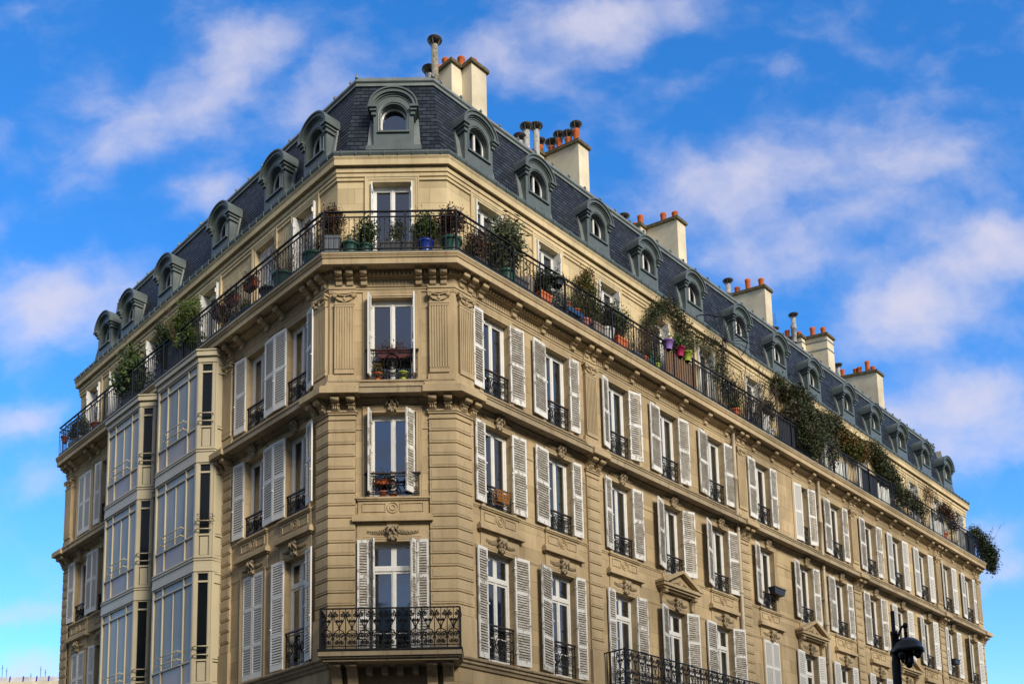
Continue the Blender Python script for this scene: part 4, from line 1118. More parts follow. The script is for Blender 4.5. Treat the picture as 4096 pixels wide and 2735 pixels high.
# blue stool with two pots
mb=MB(); mb.box(-.36,.36,-.15,.15,.40,.43)
for x in (-.33,.33):
    for y in (-.12,.12): mb.tube([(x*1.05,y*1.1,0),(x*.95,y,.41)],.015,5)
mb.box(-.34,.34,-.16,-.14,.30,.40)
o=link('plant_stand',mb.mesh('plant_stand',P_tblue),None,mat_side('R',4.42,.11,FZ)); thing(o,'blue metal stand carrying terracotta pots behind the railing','plant stand')
plant('flower_pot','left terracotta pot with a small green plant on the blue stand','R',4.22,.02,round_pot(.12,.22),P_orange,'bush',.26,(.14,.12,.08),L_green,120,.035,z=FZ+.43)
plant('flower_pot','right terracotta pot with sparse leaves on the blue stand','R',4.62,.02,round_pot(.10,.19),P_orange,'bush',.36,(.12,.10,.16),L_green,80,.035,z=FZ+.43)
f=MB(); 
for k in range(9):
    a=R_.uniform(0,2*pi); leaves(f,(.22*cos(a),.14*sin(a),.95+.12*k),(.33-.024*k,.20-.012*k,.17),230,.035,R_,shell=.1)
leaves(f,(.22,0,.8),(.24,.18,.25),300,.035,R_)
st=MB(); st.tube([(0,0,.2),(0,0,1.2)],.025,5,.012)
potted('potted_conifer','bright green bushy conifer rising above the rail from a dusty pink pot','potted plant','R',5.0,-.02,round_pot(.19,.42,.02),P_pink,f,L_conif,group=GP,stem=st)
mb=MB()
for k in range(4): mb.box(-.18+.12*k-.008,-.18+.12*k+.008,-.008,.008,0,1.62)
for k in range(9): mb.box(-.19,.19,-.014,-.002,.1+.18*k,.116+.18*k)
o=link('trellis',mb.mesh('trellis',P_black),None,mat_side('R',5.62,-.04,FZ+.42)@Matrix.Rotation(radians(7),4,'Y')); thing(o,'dark lattice trellis leaning beside the bright green conifer','trellis')
plant('potted_plant','empty-looking taupe pot with twiggy green stems right of the bright conifer','R',5.42,.02,square_pot(.22,.17,.42,.9),P_beige,'both',.85,(.28,.2,.30),L_green,260,.035)
plant('potted_plant','red-tipped stems in a tall white pot left of the third right-side window','R',5.98,.02,round_pot(.22,.52,.015),P_white,'both',1.0,(.26,.2,.34),L_ivy,420,.045)
plant('potted_plant','airy green shrub in a square orange pot before the third right-side window','R',6.52,.0,square_pot(.23,.17,.44),P_orange,'both',1.05,(.46,.22,.50),L_green,800,.045)
plant('window_trough','grey trough crowded with bare brown twigs right of the third right-side window','R',7.45,.03,square_pot(.42,.14,.26),P_grey,'twig',1.15,(.75,.22,.3),None,700)
plant('flower_pot','small orange terracotta pot on the balcony floor under the left end of the leafy arch','R',7.62,.08,round_pot(.13,.26),P_orange,'bush',.38,(.16,.12,.14),L_brown,120,.035)
plant('flower_pot','dark green pot on the balcony floor beside the small orange pot','R',7.93,.08,square_pot(.14,.13,.36),P_green,'bush',.55,(.18,.12,.2),L_green,160,.035)
plant('flower_pot','lime green pot standing low behind the railing left of the split wood screen','R',8.25,.1,round_pot(.13,.28,.015),P_lime,'bush',.42,(.15,.1,.14),L_green,120,.035)
# rail pots
for s,mt,lb_,fm in ((8.62,P_purple,'lilac rail pot hooked over the left end of the wood screen',L_green),(9.22,P_mag,'magenta rail pot overflowing with green leaves between the lilac and lime rail pots',L_green),(9.62,P_lime,'lime yellow rail pot on the right of the magenta one',L_green)):
    mb=MB(); mb.lathe([(.105,0),(.12,.05),(.175,.25),(.195,.255),(.195,.285),(.17,.285),(.155,.2),(0,.19)],14)
    f=MB(); n_={8.62:30,9.22:560,9.62:90}[s]; leaves(f,(0,.02,.36 if s!=9.22 else .42),(.16 if s!=9.22 else .26,.14,.10 if s!=9.22 else .24),n_,.045,R_)
    potted('rail_pot',lb_,'rail pot','R',s,.30,mb,mt,f,fm,z=18.52,group='coloured pots hooked over the balcony rail')
def screen(s0,s1,side,mat,label,h=.86,name='balcony_screen'):
    mb=MB(); w=s1-s0; n=int(w/.035)
    for i in range(n):
        x=-w/2+(i+.5)*w/n; mb.box(x-.0155,x+.0155,-.006+R_.uniform(-.004,.004),.010,.02,h*R_.uniform(.96,1.0))
    for z in (.2,.62): mb.box(-w/2,w/2,.010,.018,z,z+.02)
    o=link(name,mb.mesh(name,mat),None,mat_side(side,(s0+s1)/2,.365,17.63)); thing(o,label,'balcony screen'); return o
screen(8.5,10.05,'R',M_brush,'split wood screen tied behind the railing under the three coloured rail pots')
screen(15.2,16.3,'R',M_woven,'charcoal woven screen behind the railing just left of the big ivy mass',1.0)
screen(21.6,22.9,'R',M_woven,'dark woven screen behind the railing below the golden conifer',.95)
screen(32.0,33.0,'R',M_woven,'dark woven screen behind the railing near the far right end of the balcony',.95)
screen(6.8,7.75,'L',M_woven,'dark grey slatted screen behind the railing under the feathery bamboo',.95)
for s0,s1,lb_ in ((14.2,14.75,'white cloth panel inside the railing left of the charcoal woven screen'),(19.2,20.6,'white cloth panel inside the railing under the right part of the big ivy mass'),(23.05,24.2,'white cloth panel inside the railing between the golden conifer and the trailing ivy'),(28.3,30.2,'white cloth panel inside the railing below the twisted brown vine')):
    mb=MB(); w=s1-s0; n=18
    for i in range(n):
        a,b=-w/2+w*i/n,-w/2+w*(i+1)/n; ya,yb=.05*sin(i*1.4),.05*sin((i+1)*1.4)
        za,zb=.80+.06*sin(i*.8),.80+.06*sin((i+1)*.8)
        mb.add([(a,ya,0),(b,yb,0),(b,yb,zb),(a,ya,za),(a,ya+.012,0),(b,yb+.012,0),(b,yb+.012,zb),(a,ya+.012,za)],[(0,1,2,3),(5,4,7,6),(3,2,6,7)])
    o=link('cloth_panel',mb.mesh('cloth_panel',P_white),None,mat_side('R',(s0+s1)/2,.25,17.62)); thing(o,lb_,'cloth panel')
# climbers
def climber(label,pts,side,fmat,dens,size,name='climbing_vine',stems=None,base=None,rad=.2,droop=.05,group=None):
    root=link(name,None,None,mat_side(side,base[0],base[1]+DP,FZ-.03)); thing(root,label,'climbing plant',group)
    f=MB(); sg=-1 if side=='L' else 1; bs=base[0]
    P=[Vector((sg*(s-bs),-(max(d,-.04)-base[1]),z-FZ)) for s,d,z,r in pts]
    for i,(p,q) in enumerate(zip(P,P[1:])):
        n=max(2,int((q-p).length/.14)); r0,r1=pts[i][3],pts[i+1][3]
        for k in range(n):
            t=k/n; r_=r0+(r1-r0)*t
            leaves(f,p+(q-p)*t,(r_,r_*.7,r_),int(dens*.52*(r_/.2)**1.35),size,R_,clump=8,droop=droop,shell=.05)
    link('foliage',f.mesh('foliage',fmat),root,WM[root.name])
    st=MB()
    for _ in range(3):
        st.tube([tuple(p+Vector((R_.gauss(0,.03),R_.gauss(0,.03),R_.gauss(0,.03)))) for p in ([Vector((P[0].x,P[0].y,0))]+P)],.014,4,.007)
    if stems: stems(st)
    link('stem',st.mesh('stem',M_twig),root,WM[root.name])
    return root
climber('leafy vine arch growing over the fourth right-side window of the top balcony',[(8.05,-.1,18.7,.10),(8.1,-.15,19.3,.16),(8.35,-.2,19.75,.26),(8.75,-.22,20.1,.30),(9.2,-.22,20.42,.24),(9.6,-.2,20.45,.20),(9.95,-.15,20.15,.24),(10.15,-.08,19.75,.30),(10.15,.0,19.35,.26),(10.0,.08,19.1,.14)],'R',L_ivy,105,.042,base=(8.05,-.1))
climber('rust brown dry foliage hanging left below the vine arch',[(8.45,-.1,19.35,.22),(8.35,-.05,19.0,.24),(8.3,.0,18.65,.2),(8.4,.05,18.3,.15)],'R',L_brown,80,.038,base=(8.4,0))
climber('dark leafy vine trailing round the fifth right-side window of the top balcony',[(10.55,-.1,20.0,.12),(10.9,-.15,19.95,.20),(11.4,-.2,20.05,.16),(11.9,-.2,20.2,.14),(12.3,-.15,20.2,.18),(12.25,-.05,19.7,.24),(12.2,.0,19.2,.26),(12.1,.05,18.8,.26),(12.3,.1,18.4,.24),(12.5,.1,18.1,.15)],'R',L_ivy,80,.042,base=(10.6,-.1))
climber('loose green stems climbing the railing before the fifth right-side window',[(10.9,.15,19.3,.16),(11.2,.15,19.1,.22),(11.5,.15,18.8,.22),(11.9,.2,18.4,.2)],'R',L_dark,52,.04,base=(10.9,.1))
climber('yellowish shrub leaning on the railing right of the fifth right-side window',[(12.5,.1,19.0,.22),(12.7,.1,18.7,.28),(12.8,.1,18.4,.24)],'R',L_conif,90,.04,base=(12.6,.1))
def bare_bush(label,side,s,d,h,spread,n,name='bare_shrub'):
    root=link(name,None,None,mat_side(side,s,d,FZ)); thing(root,label,'bare shrub')
    st=MB(); twigs(st,(0,0,0),h,spread,n,R_,.013,.9,kids=7)
    f=MB(); leaves(f,(0,0,h*.75),(spread*.9,.25,h*.25),170,.035,R_)
    link('branches',st.mesh('branches',M_bark),root,WM[root.name]); link('foliage',f.mesh('foliage',L_brown),root,WM[root.name]); return root
bare_bush('tangle of bare grey branches reaching above the rail before the sixth right-side window','R',13.7,.0,2.1,1.5,36)
bare_bush('bare spreading branches arching right towards the big ivy mass','R',14.6,.05,1.6,1.5,16)
plant('flower_pot','terracotta pot with a dark round shrub below the bare grey branches','R',12.62,.1,round_pot(.16,.32),P_orange,'bush',.56,(.22,.18,.24),L_dark,360,.035)
plant('potted_shrub','compact dark bush right of the bare grey branches','R',15.0,.0,round_pot(.2,.4),P_white,'bush',1.15,(.32,.24,.42),L_dark,900,.04)
root=climber('big dark ivy mass swelling over the railing before the seventh right-side window',[(15.75,-.2,20.35,.16),(16.4,-.1,20.15,.2),(17.0,.0,20.2,.34),(17.5,.05,20.1,.5),(17.3,.1,19.5,.60),(16.6,.15,19.3,.48),(17.0,.2,18.7,.56),(17.6,.25,18.2,.48),(17.9,.2,18.9,.46),(18.6,.1,19.6,.40),(19.4,.0,19.9,.30),(20.0,-.05,20.1,.26),(20.3,-.1,19.9,.2)],'R',L_ivy,230,.055,name='ivy_mass',base=(17.0,.0),droop=.1)
climber('ivy strands hanging through the railing right of the big ivy mass',[(19.4,.2,19.2,.25),(19.3,.25,18.6,.3),(19.2,.28,18.1,.2)],'R',L_ivy,70,.05,base=(19.3,.1),droop=.15)
climber('golden green conifer-like bush above the rail before the eighth right-side window',[(20.3,-.1,20.25,.2),(20.6,-.05,19.8,.30),(21.2,.0,19.6,.42),(22.0,.0,19.5,.46),(22.7,-.05,19.6,.32)],'R',L_conif,150,.055,name='garden_shrub',base=(21.5,.0),droop=.0)
climber('dense ivy cloud spreading over the ninth right-side window',[(22.9,-.1,20.1,.18),(23.4,-.1,20.15,.24),(24.0,-.05,19.95,.36),(24.5,.0,19.5,.42),(24.4,.1,19.1,.28),(25.1,.05,19.2,.24),(25.7,.0,19.3,.12)],'R',L_ivy,170,.055,name='ivy_mass',base=(24.3,.0),droop=.1)
climber('ivy trailing along and through the railing right of the dense ivy cloud',[(24.8,.2,18.9,.25),(25.3,.25,18.5,.34),(26.0,.25,18.7,.28),(26.8,.25,18.5,.26),(27.4,.25,18.4,.18)],'R',L_ivy,110,.055,base=(26.0,.1),droop=.15)
root=link('twisted_vine',None,None,mat_side('R',29.0,-.1,FZ)); thing(root,'twisted leafless brown vine curling on the wall near the right end of the balcony','climbing plant')
st=MB()
for k in range(16):
    p=Vector((R_.uniform(-.6,.9),0,R_.uniform(.2,.8))); pts=[p]
    a=R_.uniform(0,6)
    for q in range(14): a+=R_.uniform(-.9,1.1); p=p+Vector((cos(a)*.13,R_.gauss(0,.03),sin(a)*.09+.085)); pts.append(p)
    st.tube(pts,.014,4,.006)
link('stem',st.mesh('stem',M_twig),root,WM[root.name]); f=MB(); leaves(f,(.5,0,2.2),(.7,.15,.35),300,.04,R_); link('foliage',f.mesh('foliage',L_brown),root,WM[root.name])
climber('rusty red shrub leaning over the railing before the twelfth right-side window',[(29.9,.1,19.2,.24),(30.4,.1,19.25,.34),(30.9,.1,19.0,.34),(31.0,.15,18.5,.3)],'R',L_red,150,.05,name='garden_shrub',base=(30.4,.1),droop=.06)
climber('green bush spilling over the far right corner of the balcony railing',[(33.4,.1,19.05,.16),(33.8,.15,19.0,.28),(34.2,.2,18.8,.40),(34.6,.3,18.4,.46),(34.85,.35,17.9,.36),(35.0,.35,17.5,.14),(34.9,.3,18.3,.34),(35.4,.3,18.4,.22)],'R',L_dark,150,.06,name='garden_shrub',base=(34.2,.1),droop=.05,
   stems=lambda st:[twigs(st,(.3,-.1,.6),1.5,1.0,7,R_,.012,1.0,kids=4)])
plant('flower_pot','red pot behind the railing left of the rusty red shrub','R',29.95,.08,round_pot(.18,.4),P_orange,'bush',.5,(.2,.15,.15),L_brown,120,.04)
# half open parasol skeleton
mb=MB(); 
for k in range(13):
    a=radians(112-k*13); L_=1.12
    mb.tube([(0,0,0),(cos(a)*L_*.55,-.05,sin(a)*L_*.55+.03),(cos(a)*L_,-.12+.02*k,sin(a)*L_)],.011,4)
mb.tube([(cos(radians(112-12*13*t/20))*(.80),-.08,sin(radians(112-12*13*t/20))*(.80)) for t in range(21)],.016,4)
mb.tube([(-.95,-.1,.72),(-.75,-.1,.82),(-.4,-.08,.84),(-.1,-.05,.80)],.02,5)
mb.tube([(0,0,.02),(-.05,.05,-.5),(-.08,.1,-2.35)],.02,6)
o=link('parasol_frame',mb.mesh('parasol_frame',M_iron),None,mat_side('R',11.75,.42,20.02,radians(-40))); thing(o,'bare black parasol ribs fanning out in front of the sixth right-side dormer','parasol frame')
# wall bracket near right end
mb=MB(); mb.box(-.02,.02,-.03,0,0,.35); mb.tube([(0,-.02,.12),(.0,-.5,.12)],.012,4); mb.tube([(0,-.02,.0),(.0,-.35,.12)],.010,4); mb.tube([(0,-.2,.12),(.0,-.25,.3),(0,-.35,.3)],.013,4)
o=part('wall_bracket',mb,M_iron,'R',32.1,-.48,20.1)
mb=MB(); mb.box(-.04,.04,-.06,0,0,1.2); mb.box(.04,.42,-.16,-.02,.85,.93)
o=part('white_gutter_outlet',mb,M_frame,'R',14.95+.15,-.475,19.1)
# left side
plant('potted_shrub','large green tub of reddish bare twigs on the left balcony before closed white shutters','L',1.95,.0,round_pot(.30,.52),P_green,'twig',1.5,(.62,.3,.3),None,620)
plant('potted_shrub','dark green tub of bare twigs directly left of the balcony corner','L',.62,.0,round_pot(.27,.44),P_green,'twig',1.35,(.4,.25,.3),None,420)
plant('flower_pot','squat black tub against the closed white shutters on the left balcony','L',2.62,.05,round_pot(.22,.40),P_black,'bush',.42,(.2,.16,.08),L_green,90,.03)
for s,lb_,mt,fm in ((3.32,'orange rail box with withered flowers left of the closed white shutters',P_clay,L_brown),(4.30,'orange rail box with green and rust leaves above the brown herbs',P_clay,L_ivy),(5.08,'darker rail box with feathery stems before the third left-side window',P_red,L_brown)):
    mb=square_pot(.25,.10,.18,.86); f=MB(); leaves(f,(0,0,.28),(.28,.11,.14),230,.035,R_); st=MB(); twigs(st,(0,0,.15),.45,.3,12,R_,.006)
    potted('rail_box',lb_,'rail planter','L',s,.13,mb,mt,f,fm,z=18.42,group='planters hooked over the left balcony rail',stem=st)
plant('window_trough','long teal trough on the left balcony floor under the first rail box','L',3.85,.08,square_pot(.42,.12,.26),P_teal,'both',.45,(.4,.14,.18),L_green,200,.035)
plant('window_trough','cream trough of brown straggly herbs under the second rail box','L',4.75,.08,square_pot(.45,.12,.2),P_cream,'both',.62,(.42,.16,.26),L_brown,420,.035)
f=MB(); 
for k in range(7): leaves(f,(R_.uniform(-.55,.55),R_.uniform(-.1,.1),1.35+R_.uniform(-.35,.35)),(.45,.26,.42),520,.036,R_,long=3.0,shell=.0,droop=.03)
leaves(f,(.3,0,.75),(.6,.25,.3),500,.05,R_,long=3.5)
st=MB(); twigs(st,(0,0,.1),1.9,.7,30,R_,.008)
potted('potted_bamboo','feathery bright green bamboo billowing over the left balcony rail','potted plant','L',7.1,.05,square_pot(.4,.16,.4),P_dgrey,f,L_lime,group=GP,stem=st)
f=MB()
for k in range(10): leaves(f,(R_.uniform(-.25,.25),0,.75+.12*k),(.42-.018*k,.24,.2),240,.04,R_,shell=.1)
potted('potted_conifer','dark upright conifer in a tall charcoal pot left of the feathery bamboo','potted plant','L',8.5,.02,square_pot(.19,.17,.55,.75),P_dgrey,f,L_dark,group=GP)
for k,(s,lb_) in enumerate(((8.05,'small white pot standing right of the charcoal conifer pot'),(7.82,'small terracotta pot right of the small white pot'))):
    plant('flower_pot',lb_,'L',s,.1,round_pot(.10,.26,.01),P_white if k==0 else P_orange,'bush',.32,(.1,.08,.1),L_green,60,.03)
f=MB(); leaves(f,(0,0,1.0),(.62,.25,.55),900,.085,R_,clump=6,shell=.15); leaves(f,(-.1,0,1.7),(.32,.2,.35),260,.08,R_,clump=6); leaves(f,(-.75,0,1.35),(.2,.15,.16),70,.08,R_,clump=6); st=MB(); twigs(st,(0,0,.2),1.7,.55,16,R_,.010)
potted('potted_ficus','broad-leaved shrub in a charcoal pot on the left balcony above the farther bay window','potted plant','L',10.6,.02,square_pot(.26,.18,.48,.85),P_dgrey,f,L_green,group=GP,stem=st)
plant('flower_pot','terracotta pot with thin bare stems near the left end of the balcony','L',12.95,.05,round_pot(.22,.34),M_terra,'twig',.75,(.3,.2,.2),None,160)
f=MB(); leaves(f,(0,0,.72),(.62,.26,.40),2000,.035,R_,shell=.6)
potted('potted_boxwood','round clipped dark green shrub in a beige trough at the left end of the balcony','potted plant','L',14.6,.0,square_pot(.46,.18,.34),P_cream,f,L_dark,group=GP)
plant('flower_pot','small terracotta pot on the leftmost corner of the balcony railing','L',15.55,.12,round_pot(.11,.22),M_terra,'bush',.2,(.08,.08,.05),L_brown,30,.03,z=18.25)

# things on the window guards
def onsill(name,label,cat,side,s,d,z,mb,mat,f=None,fm=None,group=None): return potted(name,label,cat,side,s,d,mb,mat,f,fm,z=z,group=group)
f=MB(); leaves(f,(0,0,.22),(.5,.08,.10),300,.035,R_)
onsill('flower_box','long dark red flower box inside the top rail of the fourth-floor front window','flower box','F',.08,.0,15.02,square_pot(.46,.07,.16),P_red,f,L_red)
f=MB(); leaves(f,(0,0,.26),(.16,.1,.13),160,.035,R_)
onsill('flower_pot','small orange pot with yellow plant low in the left of the fourth-floor front window guard','flower pot','F',-.36,-.03,14.47,round_pot(.09,.18),P_orange,f,L_conif)
onsill('flower_pot','lime yellow pot low in the right of the fourth-floor front window guard','flower pot','F',.27,-.03,14.47,round_pot(.11,.19),P_lime)
f=MB(); leaves(f,(0,0,.2),(.3,.08,.09),160,.03,R_)
onsill('flower_box','terracotta flower box behind the third-floor front window guard','flower box','F',-.22,-.06,11.80,square_pot(.20,.05,.11),M_terra,f,L_dark)
onsill('flower_pot','terracotta pot left of centre on the third-floor front window sill','flower pot','F',-.24,-.06,11.45,round_pot(.085,.15),M_terra)
onsill('flower_pot','smaller terracotta pot at the middle of the third-floor front window sill','flower pot','F',.0,-.06,11.45,round_pot(.075,.09),M_terra)
mb=MB()
for z in (0,.09,.18,.27):
    k=.12+.03*z/.27*1.5
    mb.tube([(x*k*1.5,y*.09,z) for x,y in ((-1,-1),(1,-1),(1,1),(-1,1),(-1,-1))],.013,4)
for k in range(9):
    t=-1+k/4; mb.tube([(t*.18,-.09,0),(t*.24,-.10,.28)],.008,4)
o=link('bicycle_basket',mb.mesh('bicycle_basket',M_wire),None,mat_side('R',1.42,.12,11.62)); thing(o,'orange wicker basket tied to the third-floor guard of the first right-side window','basket')
onsill('flower_box','empty black flower box hooked on the third-floor guard left of the drainpipe','flower box','R',14.78,.16,12.0,square_pot(.36,.12,.24,.85),P_black)
onsill('flower_box','small black flower box on the third-floor guard of the second window from the right end','flower box','R',30.28,.10,12.05,square_pot(.26,.10,.22,.9),P_black)

# ------------------------------------------------------------------ camera pole
root=link('surveillance_pole',None,None,Matrix.Translation((8.12,-9.42,0))); thing(root,'black street pole carrying a domed cluster of surveillance cameras','camera pole')
RM=WM[root.name]
mb=MB(); mb.lathe([(.11,0),(.11,.5),(.075,.55),(.065,2.6),(.062,4.9),(.045,5.02),(.045,5.30),(.05,5.31),(.05,5.36),(.028,5.37),(.028,5.66),(0,5.67)],14)
link('pole',mb.mesh('pole',M_iron),root,RM)
ax=.215; mb=MB(); cz=5.10
prof_=[(0.0,cz+.17)]+[(.205*sin(a),cz+.17*cos(a)) for a in [radians(8*k) for k in range(1,11)]]+[(.222,cz+.0),(.235,cz-.02),(.235,cz-.06),(.215,cz-.075),(.19,cz-.06),(0,cz-.05)]
mb.lathe([(r_*1.0,z) for r_,z in prof_],28,(ax-.045,0))
dome=link('dome_hood',mb.mesh('dome_hood',plain('glossy black paint',(.008,.008,.011),.28,0,.1,4)),root,RM)
mb=MB(); c=ax-.045
mb.lathe([(.024,cz+.16),(.022,cz+.22),(.03,cz+.23),(.02,cz+.25),(.02,cz+.30)],10,(c,0)); mb.ball((c,0,cz+.34),.038,.038,.05,None,10,7)
mb.tube([(c,0,cz+.34),(c-.05,0,cz+.33),(c-.09,0,cz+.24),(c-.13,0,cz+.14),(c-.19,0,cz+.10)],.018,8)
link('hanger_arm',mb.mesh('hanger_arm',M_iron),root,RM)
for k,(dx,dy,zz,rr) in enumerate(((-.115,-.10,cz-.12,.048),(.115,-.10,cz-.10,.048),(0,.12,cz-.12,.048),(0.01,-.02,cz-.22,.05))):
    mb=MB(); r0=rr*1.35 if k==3 else rr*1.15
    mb.lathe([(r0*.9,cz-.05),(r0,zz+.02),(r0*1.08,zz+.0),(r0*.95,zz-.01),(rr,zz-.015)],14,(c+dx,dy)); mb.ball((c+dx,dy,zz-.015),rr,rr,rr*1.1,None,12,8)
    link('camera_ball',mb.mesh('camera_ball',bpy.data.materials['glossy black paint']),root,RM)

# ------------------------------------------------------------------ bare trees
def bare_tree(name,label,x,y,h,seed,cr):
    root=link(name,None,None,Matrix.Translation((x,y,0))); thing(root,label,'tree','bare street trees'); rg=random.Random(seed)
    tr=MB(); br=MB()
    tr.tube([(0,0,0),(.05,.02,h*.18),(-.04,.05,h*.36),(.02,0,h*.5)],h*.018,8,h*.011)
    def grow(p,d,L,r,lv):
        pts=[p]; m=5; q=p.copy(); dd=d.copy()
        for k in range(m): dd=(dd+Vector((rg.gauss(0,.16),rg.gauss(0,.16),rg.gauss(.05,.10)))).normalized(); q=q+dd*L/m; pts.append(q.copy())
        br.tube(pts,r,4 if lv<3 else 3,r*.5,cap=False)
        if lv<5:
            for _ in range(3 if lv<2 else (3 if lv<4 else 2)):
                k=rg.randint(2,m); e=(dd+Vector((rg.gauss(0,.6),rg.gauss(0,.6),rg.gauss(.1,.35)))).normalized()
                grow(pts[k],e,L*rg.uniform(.55,.8),r*.55,lv+1)
    for k in range(7):
        a=k*.9+rg.random(); grow(Vector((0,0,h*(.30+.03*k))),Vector((cos(a)*.7,sin(a)*.7,.8)).normalized(),h*cr,h*.007,0)
    link('trunk',tr.mesh('trunk',M_bark),root,WM[root.name]); link('crown',br.mesh('crown',M_bark),root,WM[root.name])
bare_tree('bare_tree','leafless tree whose twigs show at the lower right corner beyond the building',28.2,21.0,11.6,4,.20)
bare_tree('bare_tree','small leafless tree in front of the right facade behind the camera pole',15.0,6.2,8.9,9,.17)

# ------------------------------------------------------------------ building wrapped in sheeting, far left
root=link('scaffolded_building',None,None,Matrix.Translation((-44,60,1.0))); thing(root,'distant pale building with its roof under grey sheeting and blue straps','building'); RM=WM[root.name]
mb=MB(); mb.box(-12,16,0,14,-1.0,20.0); mb.box(-12.2,16.2,-.2,14.2,19.75,20.05)
link('wall',mb.mesh('wall',M_render),root,RM)
mb=MB(); n=40
xs=[-12+28*i/n for i in range(n+1)]
for i in range(n):
    for (y0,z0),(y1,z1) in (((-.1,20.05),(.1,20.5)),((.1,20.5),(2.5,20.75)),((2.5,20.75),(6,20.8))):
        w0=.12*sin(i*2.1)+.05*sin(i*5.3); w1=.12*sin((i+1)*2.1)+.05*sin((i+1)*5.3)
        mb.face([(xs[i],y0+w0*.5,z0+(w0*.3 if z0>20 else 0)),(xs[i+1],y0+w1*.5,z0+(w1*.3 if z0>20 else 0)),(xs[i+1],y1+w1*.5,z1+w1*.3),(xs[i],y1+w0*.5,z1+w0*.3)],smooth=True)
sh=link('roof_sheeting',mb.mesh('roof_sheeting',plain('pale plastic sheeting',(.50,.49,.50),.45,0,.25,.8)),root,RM)
M_strap=plain('blue strap',(.02,.02,.28),.5)
for x in (4.2,6.5,7.6,8.7,9.7):
    mb=MB(); mb.tube([(x,-.22,20.05),(x-.03,-.08,20.3),(x-.08,.05,20.55)],.05,4); link('strap',mb.mesh('strap',M_strap),root,RM)
for x,zt_ in ((5.62,21.6),(5.98,21.35),(8.0,20.85),(8.8,21.42),(9.2,21.15)):
    mb=MB(); mb.tube([(x,.3,19),(x,.3,zt_)],.03,6); mb.box(x-.07,x+.07,.27,.33,zt_-.28,zt_-.25)
    link('scaffold_pole',mb.mesh('scaffold_pole',M_zincl),root,RM)

# ------------------------------------------------------------------ street and the houses across it (seen in the panes)
M_asph=plain('asphalt',(.05,.05,.052),.85,0,.25,3,bmp=.3,obj=False); M_pave=plain('pavement stone',(.22,.21,.19),.8,0,.15,2,bmp=.2,obj=False)
mb=MB(); mb.face([(-900,-900,0),(900,-900,0),(900,900,0),(-900,900,0)]); structure(link('road',mb.mesh('road',M_asph)))
mb=MB(); mb.prismz(foot(3.2),.002,.14); mb.prismz(foot(3.35),.001,.12); structure(link('pavement',mb.mesh('pavement',M_pave)))
def opposite(label,x,y,rz,w,dp,h,seed):
    root=link('street_house',None,None,Matrix.Translation((x,y,0))@Matrix.Rotation(rz,4,'Z')); thing(root,label,'building'); RM=WM[root.name]
    mb=MB(); mb.box(-w/2,w/2,0,dp,0,h); mb.box(-w/2-.2,w/2+.2,-.35,dp,h,h+.3)
    for z in (4.2,7.6,11,14.2): 
        if z<h: mb.box(-w/2,w/2,-.25,0,z,z+.25)
    link('wall',mb.mesh('wall',M_stone),root,RM)
    mb=MB(); mb.prism([(.1,h+.3),(1.3,h+3.2),(dp-1.3,h+3.2),(dp-.1,h+.3)],-w/2,w/2); link('roof',mb.mesh('roof',M_zinc),root,RM)
    rg=random.Random(seed)
    mb=MB(); mb.box(-.5,.5,-.02,.1,0,2); wm_=mb.mesh('window',M_gdk); x_=-w/2+1.6
    while x_<w/2-1:
        for z in (1.0,4.9,8.2,11.6,14.8):
            if z+2<h: link('window',wm_,root,RM@Matrix.Translation((x_,0,z)))
        x_+=2.9
    for k in range(int(w//7)):
        cx=-w/2+4+k*7+rg.uniform(-1,1); m2=MB(); m2.box(cx,cx+.7,2,5,h+1,h+5); c_=link('chimney',m2.mesh('chimney',M_render),root,RM)
        for q in range(4): m3=MB(); m3.lathe([(.11,h+5),(.13,h+5.5),(.0,h+5.5)],8,(cx+.35,2.4+q*.7)); link('chimney_pot',m3.mesh('chimney_pot',M_terra),c_,RM)
opposite('pale house across the right-hand street, mirrored in the windows',30.5,-14,radians(225),52,12,20,1)
opposite('pale house behind the photographer, mirrored in the lowest front windows',2,-46,radians(180),44,12,20,2)
opposite('pale house across the left-hand street, mirrored in the bay windows',-31,-11,radians(135),48,12,20,3)

# ------------------------------------------------------------------ sky, sun, camera
SUN_EL,SUN_AZ=radians(27),radians(145)      # azimuth clockwise from +Y
w=bpy.data.worlds.new("World"); scene.world=w; w.use_nodes=True; nt=w.node_tree; nt.nodes.clear()
out=nt.nodes.new('ShaderNodeOutputWorld'); bg=nt.nodes.new('ShaderNodeBackground'); nt.links.new(bg.outputs[0],out.inputs[0])
sky=nt.nodes.new('ShaderNodeTexSky'); sky.sky_type='NISHITA'; sky.sun_disc=False; sky.sun_elevation=SUN_EL; sky.sun_rotation=SUN_AZ; sky.air_density=1.0; sky.dust_density=.3; sky.ozone_density=3.0
hs=nt.nodes.new('ShaderNodeHueSaturation'); hs.inputs['Hue'].default_value=.507; hs.inputs['Saturation'].default_value=1.33; hs.inputs['Value'].default_value=1.85; nt.links.new(sky.outputs[0],hs.inputs['Color'])
tc=nt.nodes.new('ShaderNodeTexCoord'); sp=nt.nodes.new('ShaderNodeSeparateXYZ'); nt.links.new(tc.outputs['Generated'],sp.inputs[0])
ab=nd(nt,'ShaderNodeMath',operation='ABSOLUTE'); nt.links.new(sp.outputs[1],ab.inputs[0]); mxx=nd(nt,'ShaderNodeMath',operation='MAXIMUM',i_1=.12); nt.links.new(ab.outputs[0],mxx.inputs[0])
du=nd(nt,'ShaderNodeMath',operation='DIVIDE'); nt.links.new(sp.outputs[0],du.inputs[0]); nt.links.new(mxx.outputs[0],du.inputs[1])
dv=nd(nt,'ShaderNodeMath',operation='DIVIDE'); nt.links.new(sp.outputs[2],dv.inputs[0]); nt.links.new(mxx.outputs[0],dv.inputs[1])
